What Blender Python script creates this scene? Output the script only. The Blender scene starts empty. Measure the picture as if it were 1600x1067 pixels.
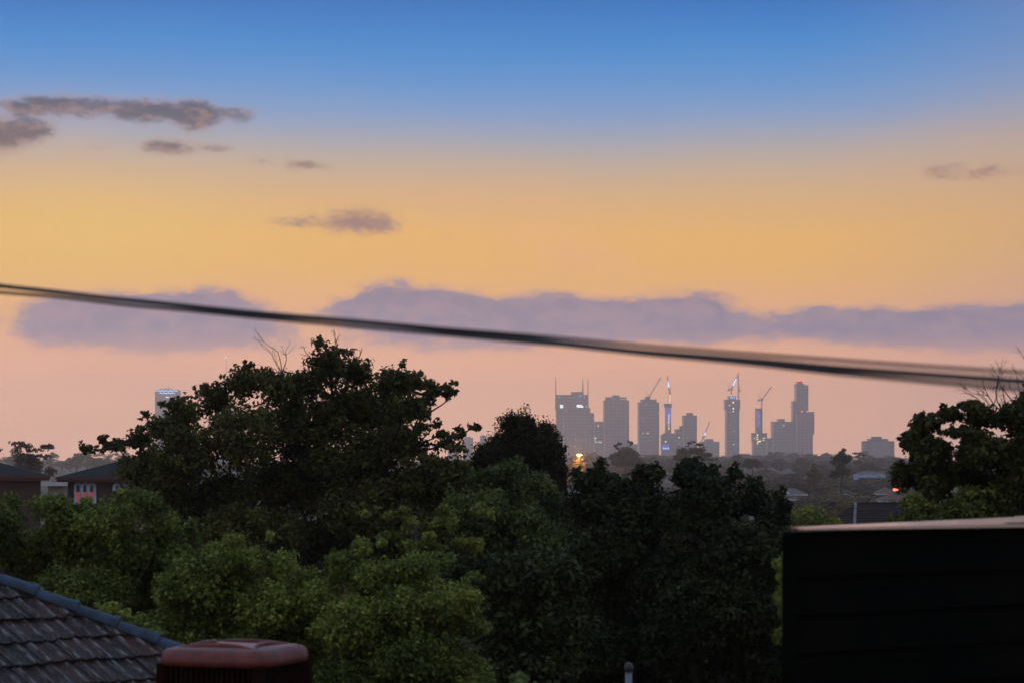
import bpy, bmesh, math, random
import numpy as np
from mathutils import Vector, Matrix, Quaternion

# ------------------------------------------------------------------ camera, sky, light
SC = bpy.context.scene
W0, H0 = 1600.0, 1067.0
F = 3764.0            # focal length in photo pixels
HY = 716.0            # photo row of the horizon
CAMZ = 9.0            # metres above the local ground

cam_d = bpy.data.cameras.new("camera"); cam = bpy.data.objects.new("camera", cam_d)
SC.collection.objects.link(cam); SC.camera = cam
cam.location = (0, 0, CAMZ); cam.rotation_euler = (math.pi / 2, 0, 0)
cam_d.sensor_width = 36.0; cam_d.lens = 36.0 * F / W0
cam_d.shift_y = (HY - H0 / 2) / W0
cam_d.clip_start = 0.2; cam_d.clip_end = 40000
cam_d.dof.use_dof = True; cam_d.dof.focus_distance = 900.0; cam_d.dof.aperture_fstop = 5.0

SC.render.engine = 'CYCLES'
SC.cycles.use_denoising = True
try:
    SC.cycles.denoiser = 'OPENIMAGEDENOISE'; SC.cycles.denoising_input_passes = 'RGB_ALBEDO_NORMAL'
except Exception: pass
SC.cycles.max_bounces = 6; SC.cycles.diffuse_bounces = 3; SC.cycles.glossy_bounces = 2
SC.cycles.transmission_bounces = 3; SC.cycles.volume_bounces = 3; SC.cycles.transparent_max_bounces = 6
SC.view_settings.view_transform = 'Standard'; SC.view_settings.look = 'None'
SC.view_settings.exposure = 0.0; SC.view_settings.gamma = 1.0
SC.view_settings.use_curve_mapping = False

def lin(r, g, b):
    f = lambda c: (c / 255 / 12.92) if c <= 10.31 else ((c / 255 + 0.055) / 1.055) ** 2.4
    return (f(r), f(g), f(b), 1.0)

world = bpy.data.worlds.new("World"); SC.world = world; world.use_nodes = True
WT = world.node_tree; WT.nodes.clear()
try: world.cycles.sampling_method = 'MANUAL'; world.cycles.sample_map_resolution = 1024
except Exception: pass

class NB:
    """tiny node building helper"""
    def __init__(s, t): s.t = t
    def n(s, typ, **kw):
        o = s.t.nodes.new(typ)
        for k, v in kw.items(): setattr(o, k, v)
        return o
    def link(s, a, b): s.t.links.new(a, b)
    def setin(s, sock, v):
        if hasattr(v, 'is_output') or hasattr(v, 'links'): s.link(v, sock)
        else: sock.default_value = v
    def m(s, op, a, b=None, c=None, clamp=False):
        o = s.n('ShaderNodeMath', operation=op, use_clamp=clamp)
        s.setin(o.inputs[0], a)
        if b is not None: s.setin(o.inputs[1], b)
        if c is not None: s.setin(o.inputs[2], c)
        return o.outputs[0]
    def v(s, op, a, b=None, out=0):
        o = s.n('ShaderNodeVectorMath', operation=op)
        s.setin(o.inputs[0], a)
        if b is not None: s.setin(o.inputs[1], b)
        return o.outputs[out]
    def sstep(s, x, a, b):
        o = s.n('ShaderNodeMapRange', interpolation_type='SMOOTHSTEP')
        s.setin(o.inputs[0], x); o.inputs[1].default_value = a; o.inputs[2].default_value = b
        o.inputs[3].default_value = 0; o.inputs[4].default_value = 1
        return o.outputs[0]
    def mix(s, f, a, b, mode='MIX'):
        o = s.n('ShaderNodeMix', data_type='RGBA', blend_type=mode)
        s.setin(o.inputs[0], f); s.setin(o.inputs[6], a); s.setin(o.inputs[7], b)
        return o.outputs[2]
    def noise(s, vec, scale, detail=4, rough=0.55, dist=0.0):
        o = s.n('ShaderNodeTexNoise'); s.setin(o.inputs['Vector'], vec)
        o.inputs['Scale'].default_value = scale; o.inputs['Detail'].default_value = detail
        o.inputs['Roughness'].default_value = rough; o.inputs['Distortion'].default_value = dist
        return o.outputs[0]
    def ramp(s, x, stops, interp='LINEAR'):
        o = s.n('ShaderNodeValToRGB'); cr = o.color_ramp; cr.interpolation = interp
        s.setin(o.inputs[0], x)
        while len(cr.elements) < len(stops): cr.elements.new(0.5)
        for e, (p, c) in zip(cr.elements, stops): e.position = p; e.color = c
        return o.outputs[0]

def build_sky():
    B = NB(WT)
    tc = B.n('ShaderNodeTexCoord').outputs['Generated']
    nrm = B.v('NORMALIZE', tc)
    sp = B.n('ShaderNodeSeparateXYZ'); B.link(nrm, sp.inputs[0])
    X, Y, Z = sp.outputs
    az = B.m('MULTIPLY', B.m('ARCTAN2', X, Y), F)          # azimuth, in 1/3764 rad
    el = B.m('MULTIPLY', B.m('ARCSINE', Z), F)             # elevation, same unit
    cb = B.n('ShaderNodeCombineXYZ'); B.link(az, cb.inputs[0]); B.link(el, cb.inputs[1])
    AE = cb.outputs[0]
    soft = B.noise(B.v('MULTIPLY', AE, (0.0011, 0.003, 1)), 1.0, 2, 0.5)
    # slow sideways drift of the colour bands
    e2 = B.m('ADD', el, B.m('MULTIPLY', B.m('SUBTRACT', soft, 0.5), 45))
    e2 = B.m('SUBTRACT', e2, B.m('MULTIPLY', B.sstep(az, 420, 1000), 30))
    top = 6000.0
    S = [(0, (292, 216, 174)), (40, (292, 212, 162)), (110, (286, 204, 152)), (170, (272, 194, 142)), (225, (258, 187, 120)),
         (290, (253, 190, 90)), (345, (250, 189, 90)), (390, (236, 184, 114)), (430, (218, 180, 138)),
         (465, (196, 176, 160)), (498, (166, 170, 184)), (532, (132, 162, 205)), (578, (94, 152, 212)), (640, (48, 137, 211)), (716, (8, 108, 192)), (900, (44, 120, 194)), (1500, (112, 156, 206)), (3000, (156, 178, 204)), (6000, (166, 180, 202))]
    front = B.ramp(B.m('DIVIDE', e2, top), [(e / top, lin(*c)) for e, c in S])
    SB = [(0, (164, 150, 150)), (400, (196, 172, 170)), (900, (180, 170, 182)), (1800, (164, 176, 200)), (6000, (166, 180, 202))]
    back = B.ramp(B.m('DIVIDE', el, top), [(e / top, lin(*c)) for e, c in SB])
    fr = B.sstep(Y, -0.25, 0.8)
    front = B.mix(B.m('MULTIPLY', B.sstep(az, 380, 1000), 0.35), front, lin(158, 148, 160))
    col = B.mix(fr, back, front)
    hue = B.noise(B.v('MULTIPLY', AE, (0.0016, 0.0045, 1)), 1.0, 3, 0.6)
    col = B.mix(B.m('MULTIPLY', B.sstep(hue, 0.46, 0.68), B.m('MULTIPLY', B.sstep(el, 620, 300), 0.30)), col, lin(250, 178, 142))
    gd = B.v('MULTIPLY', B.v('SUBTRACT', AE, (-640.0, 350.0, 0)), (1 / 260, 1 / 90, 0))
    col = B.mix(B.m('MULTIPLY', B.m('EXPONENT', B.m('MULTIPLY', B.v('DOT_PRODUCT', gd, gd, out=1), -1.0)), 0.45), col, lin(250, 206, 96))
    # clouds: soft ellipses (photo px, py, rx, ry, amount), edges broken up by noise
    def field(blobs):
        acc = None
        for (px, py, rx, ry, a) in blobs:
            d = B.v('MULTIPLY', B.v('SUBTRACT', AE, (px - 800.0, HY - py, 0)), (1 / rx, 1 / ry, 0))
            q = B.v('DOT_PRODUCT', d, d, out=1)
            g = B.m('MULTIPLY', B.m('EXPONENT', B.m('MULTIPLY', q, -1.0)), a)
            acc = g if acc is None else B.m('ADD', acc, g)
        return acc
    n1 = B.noise(B.v('MULTIPLY', AE, (0.012, 0.022, 1)), 1.0, 8, 0.66, 0.15)
    n2 = B.noise(B.v('MULTIPLY', B.v('ADD', AE, (3100, 900, 7)), (0.020, 0.036, 1)), 1.0, 8, 0.64, 0.25)
    low = [(140, 500, 110, 32, 1.0), (250, 520, 150, 36, 1.1), (285, 478, 100, 26, .85), (340, 478, 60, 20, .5), (360, 515, 90, 26, .5),
           (620, 478, 80, 36, 1.0), (560, 490, 60, 22, .5), (720, 492, 110, 30, 1.0), (850, 492, 120, 30, 1.0), (970, 500, 110, 26, .9),
           (1080, 482, 62, 30, .95), (1110, 510, 110, 22, .9), (800, 525, 260, 20, .5),
           (1290, 506, 90, 22, .9), (1400, 512, 120, 24, .9), (1520, 508, 110, 26, .95), (1660, 518, 130, 30, .9), (1480, 535, 200, 20, .5),
           (-150, 520, 130, 28, .5), (1920, 520, 160, 30, .8), (1200, 582, 210, 20, .30), (700, 545, 400, 18, .2)]
    fl = field(low)
    ml = B.sstep(B.m('ADD', B.m('ADD', fl, B.m('MULTIPLY', B.m('SUBTRACT', n2, 0.5), 0.9)), B.m('MULTIPLY', B.m('SUBTRACT', n1, 0.5), 1.9)), 0.06, 0.80)
    ml = B.m('MULTIPLY', B.m('MULTIPLY', ml, 0.93), B.m('MULTIPLY', B.sstep(fl, 0.05, 0.4), B.m('ADD', B.m('MULTIPLY', B.sstep(el, 125, 200), 0.8), 0.2)))
    ccol = B.ramp(B.m('DIVIDE', el, 400.0), [(0.0, lin(206, 158, 156)), (0.36, lin(172, 144, 162)), (0.50, lin(138, 130, 162)), (0.64, lin(128, 120, 152)), (0.9, lin(150, 130, 148))])
    ccol = B.mix(B.m('MULTIPLY', B.sstep(n2, 0.38, 0.64), 0.42), ccol, lin(192, 158, 164))
    rim = B.m('SUBTRACT', 1.0, B.sstep(ml, 0.55, 0.95))
    ccol = B.mix(B.m('MULTIPLY', rim, B.m('MULTIPLY', B.sstep(el, 190, 260), 0.55)), ccol, lin(226, 168, 140))
    col = B.mix(ml, col, ccol)
    up = [(40, 180, 60, 12, .95), (110, 178, 60, 17, 1.0), (190, 182, 60, 17, 1.0), (260, 182, 50, 18, 1.1), (312, 190, 34, 20, 1.7), (380, 186, 30, 16, .55), (10, 228, 40, 28, 1.35), (62, 216, 30, 20, 1.2),
          (262, 238, 46, 14, 1.0), (345, 238, 30, 8, .5), (165, 240, 26, 9, .38), (466, 261, 30, 10, .8), (405, 257, 20, 6, .4), (525, 263, 34, 7, .38),
          (556, 348, 58, 24, .95), (600, 352, 34, 14, .45), (460, 350, 50, 10, .65), (690, 371, 30, 6, .3),
          (1465, 277, 46, 16, .62), (1550, 280, 52, 14, .55), (-120, 200, 90, 16, .8)]
    fu = field(up)
    fu2 = B.m('ADD', fu, B.m('MULTIPLY', B.m('SUBTRACT', n2, 0.5), 2.6))
    mu = B.m('MULTIPLY', B.sstep(fu2, -0.05, 1.30), B.sstep(fu, 0.02, 0.55))
    dark = B.ramp(B.m('DIVIDE', el, 700.0), [(0.50, lin(160, 118, 112)), (0.60, lin(150, 112, 100)), (0.69, lin(112, 92, 92)), (0.76, lin(84, 84, 98))])
    dark = B.mix(B.sstep(fu2, 0.95, 0.25), dark, lin(182, 140, 124))
    n3 = B.noise(B.v('MULTIPLY', B.v('ADD', AE, (900, 5000, 3)), (0.030, 0.050, 1)), 1.0, 6, 0.6)
    dark = B.mix(B.m('MULTIPLY', B.sstep(n3, 0.45, 0.66), 0.55), dark, lin(176, 138, 130))
    col = B.mix(B.m('MULTIPLY', mu, 0.95), col, dark)
    # below the horizon: dim continuation
    col = B.mix(B.sstep(el, -10, -400), col, lin(70, 62, 66))
    bg = B.n('ShaderNodeBackground'); B.link(col, bg.inputs[0]); bg.inputs[1].default_value = SKY_STRENGTH
    out = B.n('ShaderNodeOutputWorld'); B.link(bg.outputs[0], out.inputs[0])
SKY_STRENGTH = 1.0
build_sky()

# the sun is just under the horizon behind the city: only a faint warm afterglow lamp
sun_d = bpy.data.lights.new("sun", 'SUN'); sun = bpy.data.objects.new("sun", sun_d); SC.collection.objects.link(sun)
sun_d.energy = 0.25; sun_d.angle = math.radians(25); sun_d.color = (1.0, 0.72, 0.5)
sun.rotation_euler = (math.radians(85), 0, math.radians(180 + 12))   # comes from the far left, low

# ------------------------------------------------------------------ helpers
COL = SC.collection
def P(px, py, d):
    return Vector(((px - 800.0) / F * d, d, CAMZ + (HY - py) / F * d))
def terrain(x, y):
    d = max(y, 0)
    pts = [(-1e9, 0), (200, 0), (600, -4.5), (1000, -3), (1500, 0), (2600, 3), (4000, 0), (1e9, 0)]
    for (a, za), (b, zb) in zip(pts, pts[1:]):
        if d <= b:
            t = (d - a) / (b - a) if a > -1e8 and b < 1e8 else 0
            t = t * t * (3 - 2 * t)
            z = za + (zb - za) * t
            break
    return z + 1.2 * math.sin(x / 170.0 + 1.3) * min(1, max(0, (d - 250) / 500)) * (1 if d < 4000 else 0)

def props(o, label=None, cat=None, group=None, kind=None):
    if label: o['label'] = label
    if cat: o['category'] = cat
    if group: o['group'] = group
    if kind: o['kind'] = kind
    return o
def thing(name, label, cat, loc, group=None):
    o = bpy.data.objects.new(name, None); COL.objects.link(o); o.location = loc
    o.empty_display_size = 0.5
    return props(o, label, cat, group)
def root_loc(o):
    while o.parent: o = o.parent
    return Vector(o.location)

class MB:
    """collects primitives (world coordinates) and links them as ONE mesh object"""
    def __init__(s): s.V = []; s.Fc = []
    def add(s, vs, fs):
        b = len(s.V); s.V += [tuple(v) for v in vs]; s.Fc += [tuple(i + b for i in f) for f in fs]; return s
    def box(s, x0, x1, y0, y1, z0, z1, M=None):
        vs = [Vector((x, y, z)) for x in (x0, x1) for y in (y0, y1) for z in (z0, z1)]
        if M is not None: vs = [M @ v for v in vs]
        return s.add(vs, [(0, 1, 3, 2), (4, 6, 7, 5), (0, 4, 5, 1), (2, 3, 7, 6), (0, 2, 6, 4), (1, 5, 7, 3)])
    def tube(s, pts, rad, n=6, cap=True):
        pts = [Vector(p) for p in pts]; rings = []
        if not hasattr(rad, '__len__'): rad = [rad] * len(pts)
        vs = []; fs = []
        for i, p in enumerate(pts):
            t = (pts[min(i + 1, len(pts) - 1)] - pts[max(i - 1, 0)]).normalized()
            a = t.cross(Vector((0.13, 0.97, 0.2))); a = a.normalized() if a.length > 1e-4 else Vector((1, 0, 0))
            b = t.cross(a)
            for k in range(n):
                w = 2 * math.pi * k / n
                vs.append(p + (a * math.cos(w) + b * math.sin(w)) * rad[i])
        for i in range(len(pts) - 1):
            for k in range(n):
                fs.append((i * n + k, i * n + (k + 1) % n, (i + 1) * n + (k + 1) % n, (i + 1) * n + k))
        if cap: fs += [tuple(range(n))[::-1], tuple((len(pts) - 1) * n + k for k in range(n))]
        return s.add(vs, fs)
    def build(s, name, mat, parent=None, loc=None, smooth=False, bevel=0):
        L = root_loc(parent) if parent else Vector(loc or (0, 0, 0))
        me = bpy.data.meshes.new(name)
        me.from_pydata([tuple(Vector(v) - L) for v in s.V], [], s.Fc); me.update()
        if bevel or True:
            bm = bmesh.new(); bm.from_mesh(me); bmesh.ops.recalc_face_normals(bm, faces=bm.faces)
            if bevel: bmesh.ops.bevel(bm, geom=list(bm.edges), offset=bevel, segments=2, affect='EDGES', clamp_overlap=True)
            bm.to_mesh(me); bm.free()
        if smooth: me.shade_smooth()
        if mat: me.materials.append(mat)
        o = bpy.data.objects.new(name, me); COL.objects.link(o)
        if parent: o.parent = parent
        else: o.location = L
        return o

def bump_chain(B, h, strength, dist=0.02):
    b = B.n('ShaderNodeBump'); b.inputs['Strength'].default_value = strength; b.inputs['Distance'].default_value = dist
    B.link(h, b.inputs['Height']); return b.outputs[0]

def mat_basic(name, c1, c2=None, rough=0.7, scale=3.0, metal=0.0, bump=0.0, spec=0.5, coord='Object', emit=None, estr=0):
    m = bpy.data.materials.new(name); m.use_nodes = True; t = m.node_tree; B = NB(t)
    p = t.nodes['Principled BSDF']
    tc = B.n('ShaderNodeTexCoord').outputs[coord]
    n = B.noise(tc, scale, 5, 0.6)
    c2 = c2 or tuple(x * 0.75 for x in c1)
    B.link(B.mix(B.sstep(n, 0.3, 0.7), (*c1, 1), (*c2, 1)), p.inputs['Base Color'])
    p.inputs['Roughness'].default_value = rough; p.inputs['Metallic'].default_value = metal
    p.inputs['Specular IOR Level'].default_value = spec
    if bump: B.link(bump_chain(B, n, bump), p.inputs['Normal'])
    if emit: p.inputs['Emission Color'].default_value = (*emit, 1); p.inputs['Emission Strength'].default_value = estr
    return m

def mat_leaf(name, dark, light, trans=0.25, spec=0.25, rough=0.55):
    """foliage: colour runs with the per-leaf tint written on the mesh"""
    m = bpy.data.materials.new(name); m.use_nodes = True; t = m.node_tree; B = NB(t)
    p = t.nodes['Principled BSDF']; out = t.nodes['Material Output']
    at = B.n('ShaderNodeAttribute', attribute_name='tint')
    c = B.mix(at.outputs['Fac'], (*dark, 1), (*light, 1))
    B.link(c, p.inputs['Base Color']); p.inputs['Roughness'].default_value = rough
    p.inputs['Specular IOR Level'].default_value = spec
    tr = B.n('ShaderNodeBsdfTranslucent'); B.link(c, tr.inputs[0])
    mx = B.n('ShaderNodeMixShader'); mx.inputs[0].default_value = trans
    B.link(p.outputs[0], mx.inputs[1]); B.link(tr.outputs[0], mx.inputs[2]); B.link(mx.outputs[0], out.inputs[0])
    return m

def mat_bark(name, c=(0.026, 0.020, 0.016)):
    return mat_basic(name, c, tuple(x * 0.5 for x in c), 0.9, 14, bump=0.6)

def mat_facade(name, wall, glass, floor=3.6, bay=3.0, band=0.45, rough=0.5, dirt=0.3):
    """far towers: rows of glazing between floor bands, too far off to be separate pieces"""
    m = bpy.data.materials.new(name); m.use_nodes = True; t = m.node_tree; B = NB(t)
    p = t.nodes['Principled BSDF']
    tc = B.n('ShaderNodeTexCoord').outputs['Object']
    sp = B.n('ShaderNodeSeparateXYZ'); B.link(tc, sp.inputs[0])
    fz = B.m('FRACT', B.m('DIVIDE', sp.outputs[2], floor))
    fx = B.m('FRACT', B.m('DIVIDE', B.m('ADD', sp.outputs[0], sp.outputs[1]), bay))
    g = B.m('MULTIPLY', B.m('GREATER_THAN', fz, band), B.m('GREATER_THAN', fx, 0.28))
    n = B.noise(tc, 0.05, 4, 0.6)
    # each pane group a bit different
    wn = B.n('ShaderNodeTexWhiteNoise', noise_dimensions='3D')
    B.link(B.v('FLOOR', B.v('DIVIDE', tc, (bay * 2, bay * 2, floor * 2))), wn.inputs['Vector'])
    gl = B.mix(wn.outputs['Value'], (*glass, 1), (*[x * 1.9 for x in glass], 1))
    c = B.mix(g, (*wall, 1), gl)
    c = B.mix(B.m('MULTIPLY', n, dirt), c, (*[x * 0.4 for x in wall], 1))
    B.link(c, p.inputs['Base Color']); p.inputs['Roughness'].default_value = rough
    B.link(B.m('SUBTRACT', 0.75, B.m('MULTIPLY', g, 0.4)), p.inputs['Roughness'])
    return m

def mat_emit(name, c, s, base=(0.2, 0.2, 0.2)):
    m = bpy.data.materials.new(name); m.use_nodes = True
    p = m.node_tree.nodes['Principled BSDF']; p.inputs['Base Color'].default_value = (*base, 1)
    p.inputs['Emission Color'].default_value = (*c, 1); p.inputs['Emission Strength'].default_value = s
    p.inputs['Roughness'].default_value = 0.4
    return m

def mat_brick(name, c1, c2, mortar, bw=0.24, bh=0.086):
    m = bpy.data.materials.new(name); m.use_nodes = True; t = m.node_tree; B = NB(t)
    p = t.nodes['Principled BSDF']
    tc = B.n('ShaderNodeTexCoord').outputs['Object']
    sp = B.n('ShaderNodeSeparateXYZ'); B.link(tc, sp.inputs[0])
    cb = B.n('ShaderNodeCombineXYZ'); B.link(B.m('ADD', sp.outputs[0], sp.outputs[1]), cb.inputs[0]); B.link(sp.outputs[2], cb.inputs[1])
    br = B.n('ShaderNodeTexBrick'); B.link(cb.outputs[0], br.inputs[0])
    br.inputs['Color1'].default_value = (*c1, 1); br.inputs['Color2'].default_value = (*c2, 1); br.inputs['Mortar'].default_value = (*mortar, 1)
    br.inputs['Scale'].default_value = 1.0; br.inputs['Mortar Size'].default_value = 0.006
    br.inputs['Brick Width'].default_value = bw; br.inputs['Row Height'].default_value = bh
    n = B.noise(tc, 0.8, 5, 0.6)
    B.link(B.mix(B.m('MULTIPLY', n, 0.6), br.outputs[0], (*[x * 0.4 for x in c1], 1)), p.inputs['Base Color'])
    p.inputs['Roughness'].default_value = 0.85
    B.link(bump_chain(B, br.outputs[1], -0.4, 0.008), p.inputs['Normal'])
    return m

M = {}
M['leaf_oak'] = mat_leaf('leaf_oak', (0.018, 0.022, 0.007), (0.115, 0.122, 0.034), 0.22, 0.08)
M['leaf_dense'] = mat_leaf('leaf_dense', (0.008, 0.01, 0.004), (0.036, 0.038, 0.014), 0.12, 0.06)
M['leaf_mid'] = mat_leaf('leaf_mid', (0.028, 0.048, 0.014), (0.14, 0.18, 0.052), 0.24, 0.12)
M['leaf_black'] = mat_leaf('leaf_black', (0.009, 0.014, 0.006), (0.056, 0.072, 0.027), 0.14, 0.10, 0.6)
M['leaf_light'] = mat_leaf('leaf_light', (0.050, 0.080, 0.020), (0.30, 0.35, 0.072), 0.30, 0.12)
M['leaf_yellow'] = mat_leaf('leaf_yellow', (0.08, 0.11, 0.025), (0.38, 0.39, 0.08), 0.28, 0.12)
M['leaf_right'] = mat_leaf('leaf_right', (0.018, 0.021, 0.006), (0.090, 0.096, 0.026), 0.2, 0.08)
M['leaf_far'] = mat_leaf('leaf_far', (0.050, 0.038, 0.014), (0.20, 0.15, 0.050), 0.1, 0.1)
M['leaf_gum'] = mat_leaf('leaf_gum', (0.03, 0.027, 0.016), (0.085, 0.072, 0.038), 0.1, 0.1)
M['bark'] = mat_bark('bark'); M['bark_grey'] = mat_bark('bark_grey', (0.055, 0.045, 0.038))

# ------------------------------------------------------------------ haze, ground
def cube_obj(name, lo, hi, mat):
    b = MB(); b.box(lo[0], hi[0], lo[1], hi[1], lo[2], hi[2]); return b.build(name, mat)
hz = bpy.data.materials.new('haze'); hz.use_nodes = True; hz.node_tree.nodes.clear()
B = NB(hz.node_tree); ho = B.n('ShaderNodeOutputMaterial'); pv = B.n('ShaderNodeVolumePrincipled')
pv.inputs['Color'].default_value = (1.0, 0.955, 0.94, 1); pv.inputs['Density'].default_value = 1.6e-4
pv.inputs['Anisotropy'].default_value = 0.7
B.link(pv.outputs[0], ho.inputs['Volume'])
haze = cube_obj('haze', (-2700, -60, -12), (2700, 7000, 225), hz); haze['kind'] = 'stuff'

def make_ground():
    xs = sorted(set([-2650, -2300, -2000, -1300, -900, -600, -400, -250, -160, -100, -60, -30, 0, 30, 60, 100, 160, 250, 400, 600, 900, 1300, 2000, 2300, 2650] + list(range(-1200, 1201, 60))))
    ys = [-55, -20, 0, 20, 40, 70, 85, 100, 115, 130, 160, 200, 250, 300, 400, 500, 600, 700, 800, 950, 1100, 1250, 1400, 1500, 1700, 1900, 2100, 2300, 2600, 3000, 3400, 4000, 4010, 5000, 6000, 6950]
    vs = [(x, y, terrain(x, y)) for y in ys for x in xs]; nx = len(xs)
    fs = [(j * nx + i, j * nx + i + 1, (j + 1) * nx + i + 1, (j + 1) * nx + i) for j in range(len(ys) - 1) for i in range(nx - 1)]
    m = bpy.data.materials.new('ground_grass'); m.use_nodes = True; Bn = NB(m.node_tree); p = m.node_tree.nodes['Principled BSDF']
    tc = Bn.n('ShaderNodeTexCoord').outputs['Object']
    a = Bn.noise(tc, 0.02, 5, 0.6); b = Bn.noise(tc, 1.5, 5, 0.7)
    c = Bn.mix(Bn.sstep(a, 0.42, 0.6), (0.022, 0.026, 0.010, 1), (0.040, 0.036, 0.018, 1))
    c = Bn.mix(Bn.m('MULTIPLY', b, 0.6), c, (0.018, 0.02, 0.010, 1))
    Bn.link(c, p.inputs['Base Color']); p.inputs['Roughness'].default_value = 0.95
    Bn.link(bump_chain(Bn, b, 0.5, 0.2), p.inputs['Normal'])
    g = MB(); g.add(vs, fs); o = g.build('ground', m, smooth=True); o['kind'] = 'structure'
make_ground()

# ------------------------------------------------------------------ foliage
def leaf_mesh(name, centers, radii, counts, size, tints, mat, parent, rng, up=0.5, aspect=0.55):
    """one mesh of leaf-sized rhombs: gaussian clumps around the given centres"""
    centers = np.asarray(centers, float); radii = np.asarray(radii, float); counts = np.asarray(counts, int)
    idx = np.repeat(np.arange(len(centers)), counts); n = len(idx)
    off = rng.normal(size=(n, 3)); ln = np.linalg.norm(off, axis=1, keepdims=True) + 1e-6
    rr = rng.random((n, 1)) ** 0.45
    out = off / ln
    pos = centers[idx] + out * rr * radii[idx]
    # leaf normal: up + outward + random
    nr = out * 0.6 + rng.normal(size=(n, 3)) * 0.7; nr[:, 2] += up
    nr /= np.linalg.norm(nr, axis=1, keepdims=True) + 1e-6
    ax = np.cross(nr, rng.normal(size=(n, 3))); ax /= np.linalg.norm(ax, axis=1, keepdims=True) + 1e-6
    bx = np.cross(nr, ax)
    s = size * (0.45 + 1.15 * rng.random((n, 1)) ** 1.4)
    L = ax * s * 0.5; Wd = bx * s * 0.5 * aspect
    fold = nr * s * 0.10
    v = np.empty((n, 4, 3)); v[:, 0] = pos - L; v[:, 1] = pos + Wd - L * 0.1 + fold; v[:, 2] = pos + L; v[:, 3] = pos - Wd - L * 0.1 + fold
    v -= np.array(root_loc(parent))
    me = bpy.data.meshes.new(name)
    me.vertices.add(4 * n); me.vertices.foreach_set('co', v.reshape(-1).astype(np.float32))
    me.loops.add(4 * n); me.loops.foreach_set('vertex_index', np.arange(4 * n, dtype=np.int32))
    me.polygons.add(n); me.polygons.foreach_set('loop_start', np.arange(0, 4 * n, 4, dtype=np.int32))
    me.update(calc_edges=True)
    tt = np.clip(np.asarray(tints)[idx] + rng.normal(size=n) * 0.16, 0, 1)
    at = me.attributes.new('tint', 'FLOAT', 'POINT'); at.data.foreach_set('value', np.repeat(tt, 4).astype(np.float32))
    me.materials.append(mat)
    o = bpy.data.objects.new(name, me); COL.objects.link(o); o.parent = parent
    return o

def bent(a, b, rnd, k=0.12, n=4):
    a = Vector(a); b = Vector(b); L = (b - a).length
    o = Vector([rnd.uniform(-1, 1) for _ in range(3)]) * L * k
    return [a.lerp(b, t) + o * math.sin(math.pi * t) + Vector((0, 0, -0.06 * L * math.sin(math.pi * t))) for t in [i / n for i in range(n + 1)]]

def twigs(mb, p, d, L, r, rnd, depth, spread=0.5):
    q = p; pts = [p]; dd = d.copy()
    for i in range(3):
        dd = (dd + Vector([rnd.uniform(-1, 1) for _ in range(3)]) * 0.30 + Vector((0, 0, 0.05))).normalized()
        q = q + dd * L / 3; pts.append(q.copy())
    mb.tube(pts, [r, r * .85, r * .7, r * .5], 4)
    if depth > 0:
        for k in range(rnd.choice((2, 3, 3))):
            i = rnd.choice((1, 2, 3, 3))
            nd = (dd + Vector([rnd.uniform(-1, 1) for _ in range(3)]) * spread * 1.3).normalized()
            twigs(mb, pts[i], nd, L * rnd.uniform(.45, .75), r * .55, rnd, depth - 1, spread)

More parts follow.
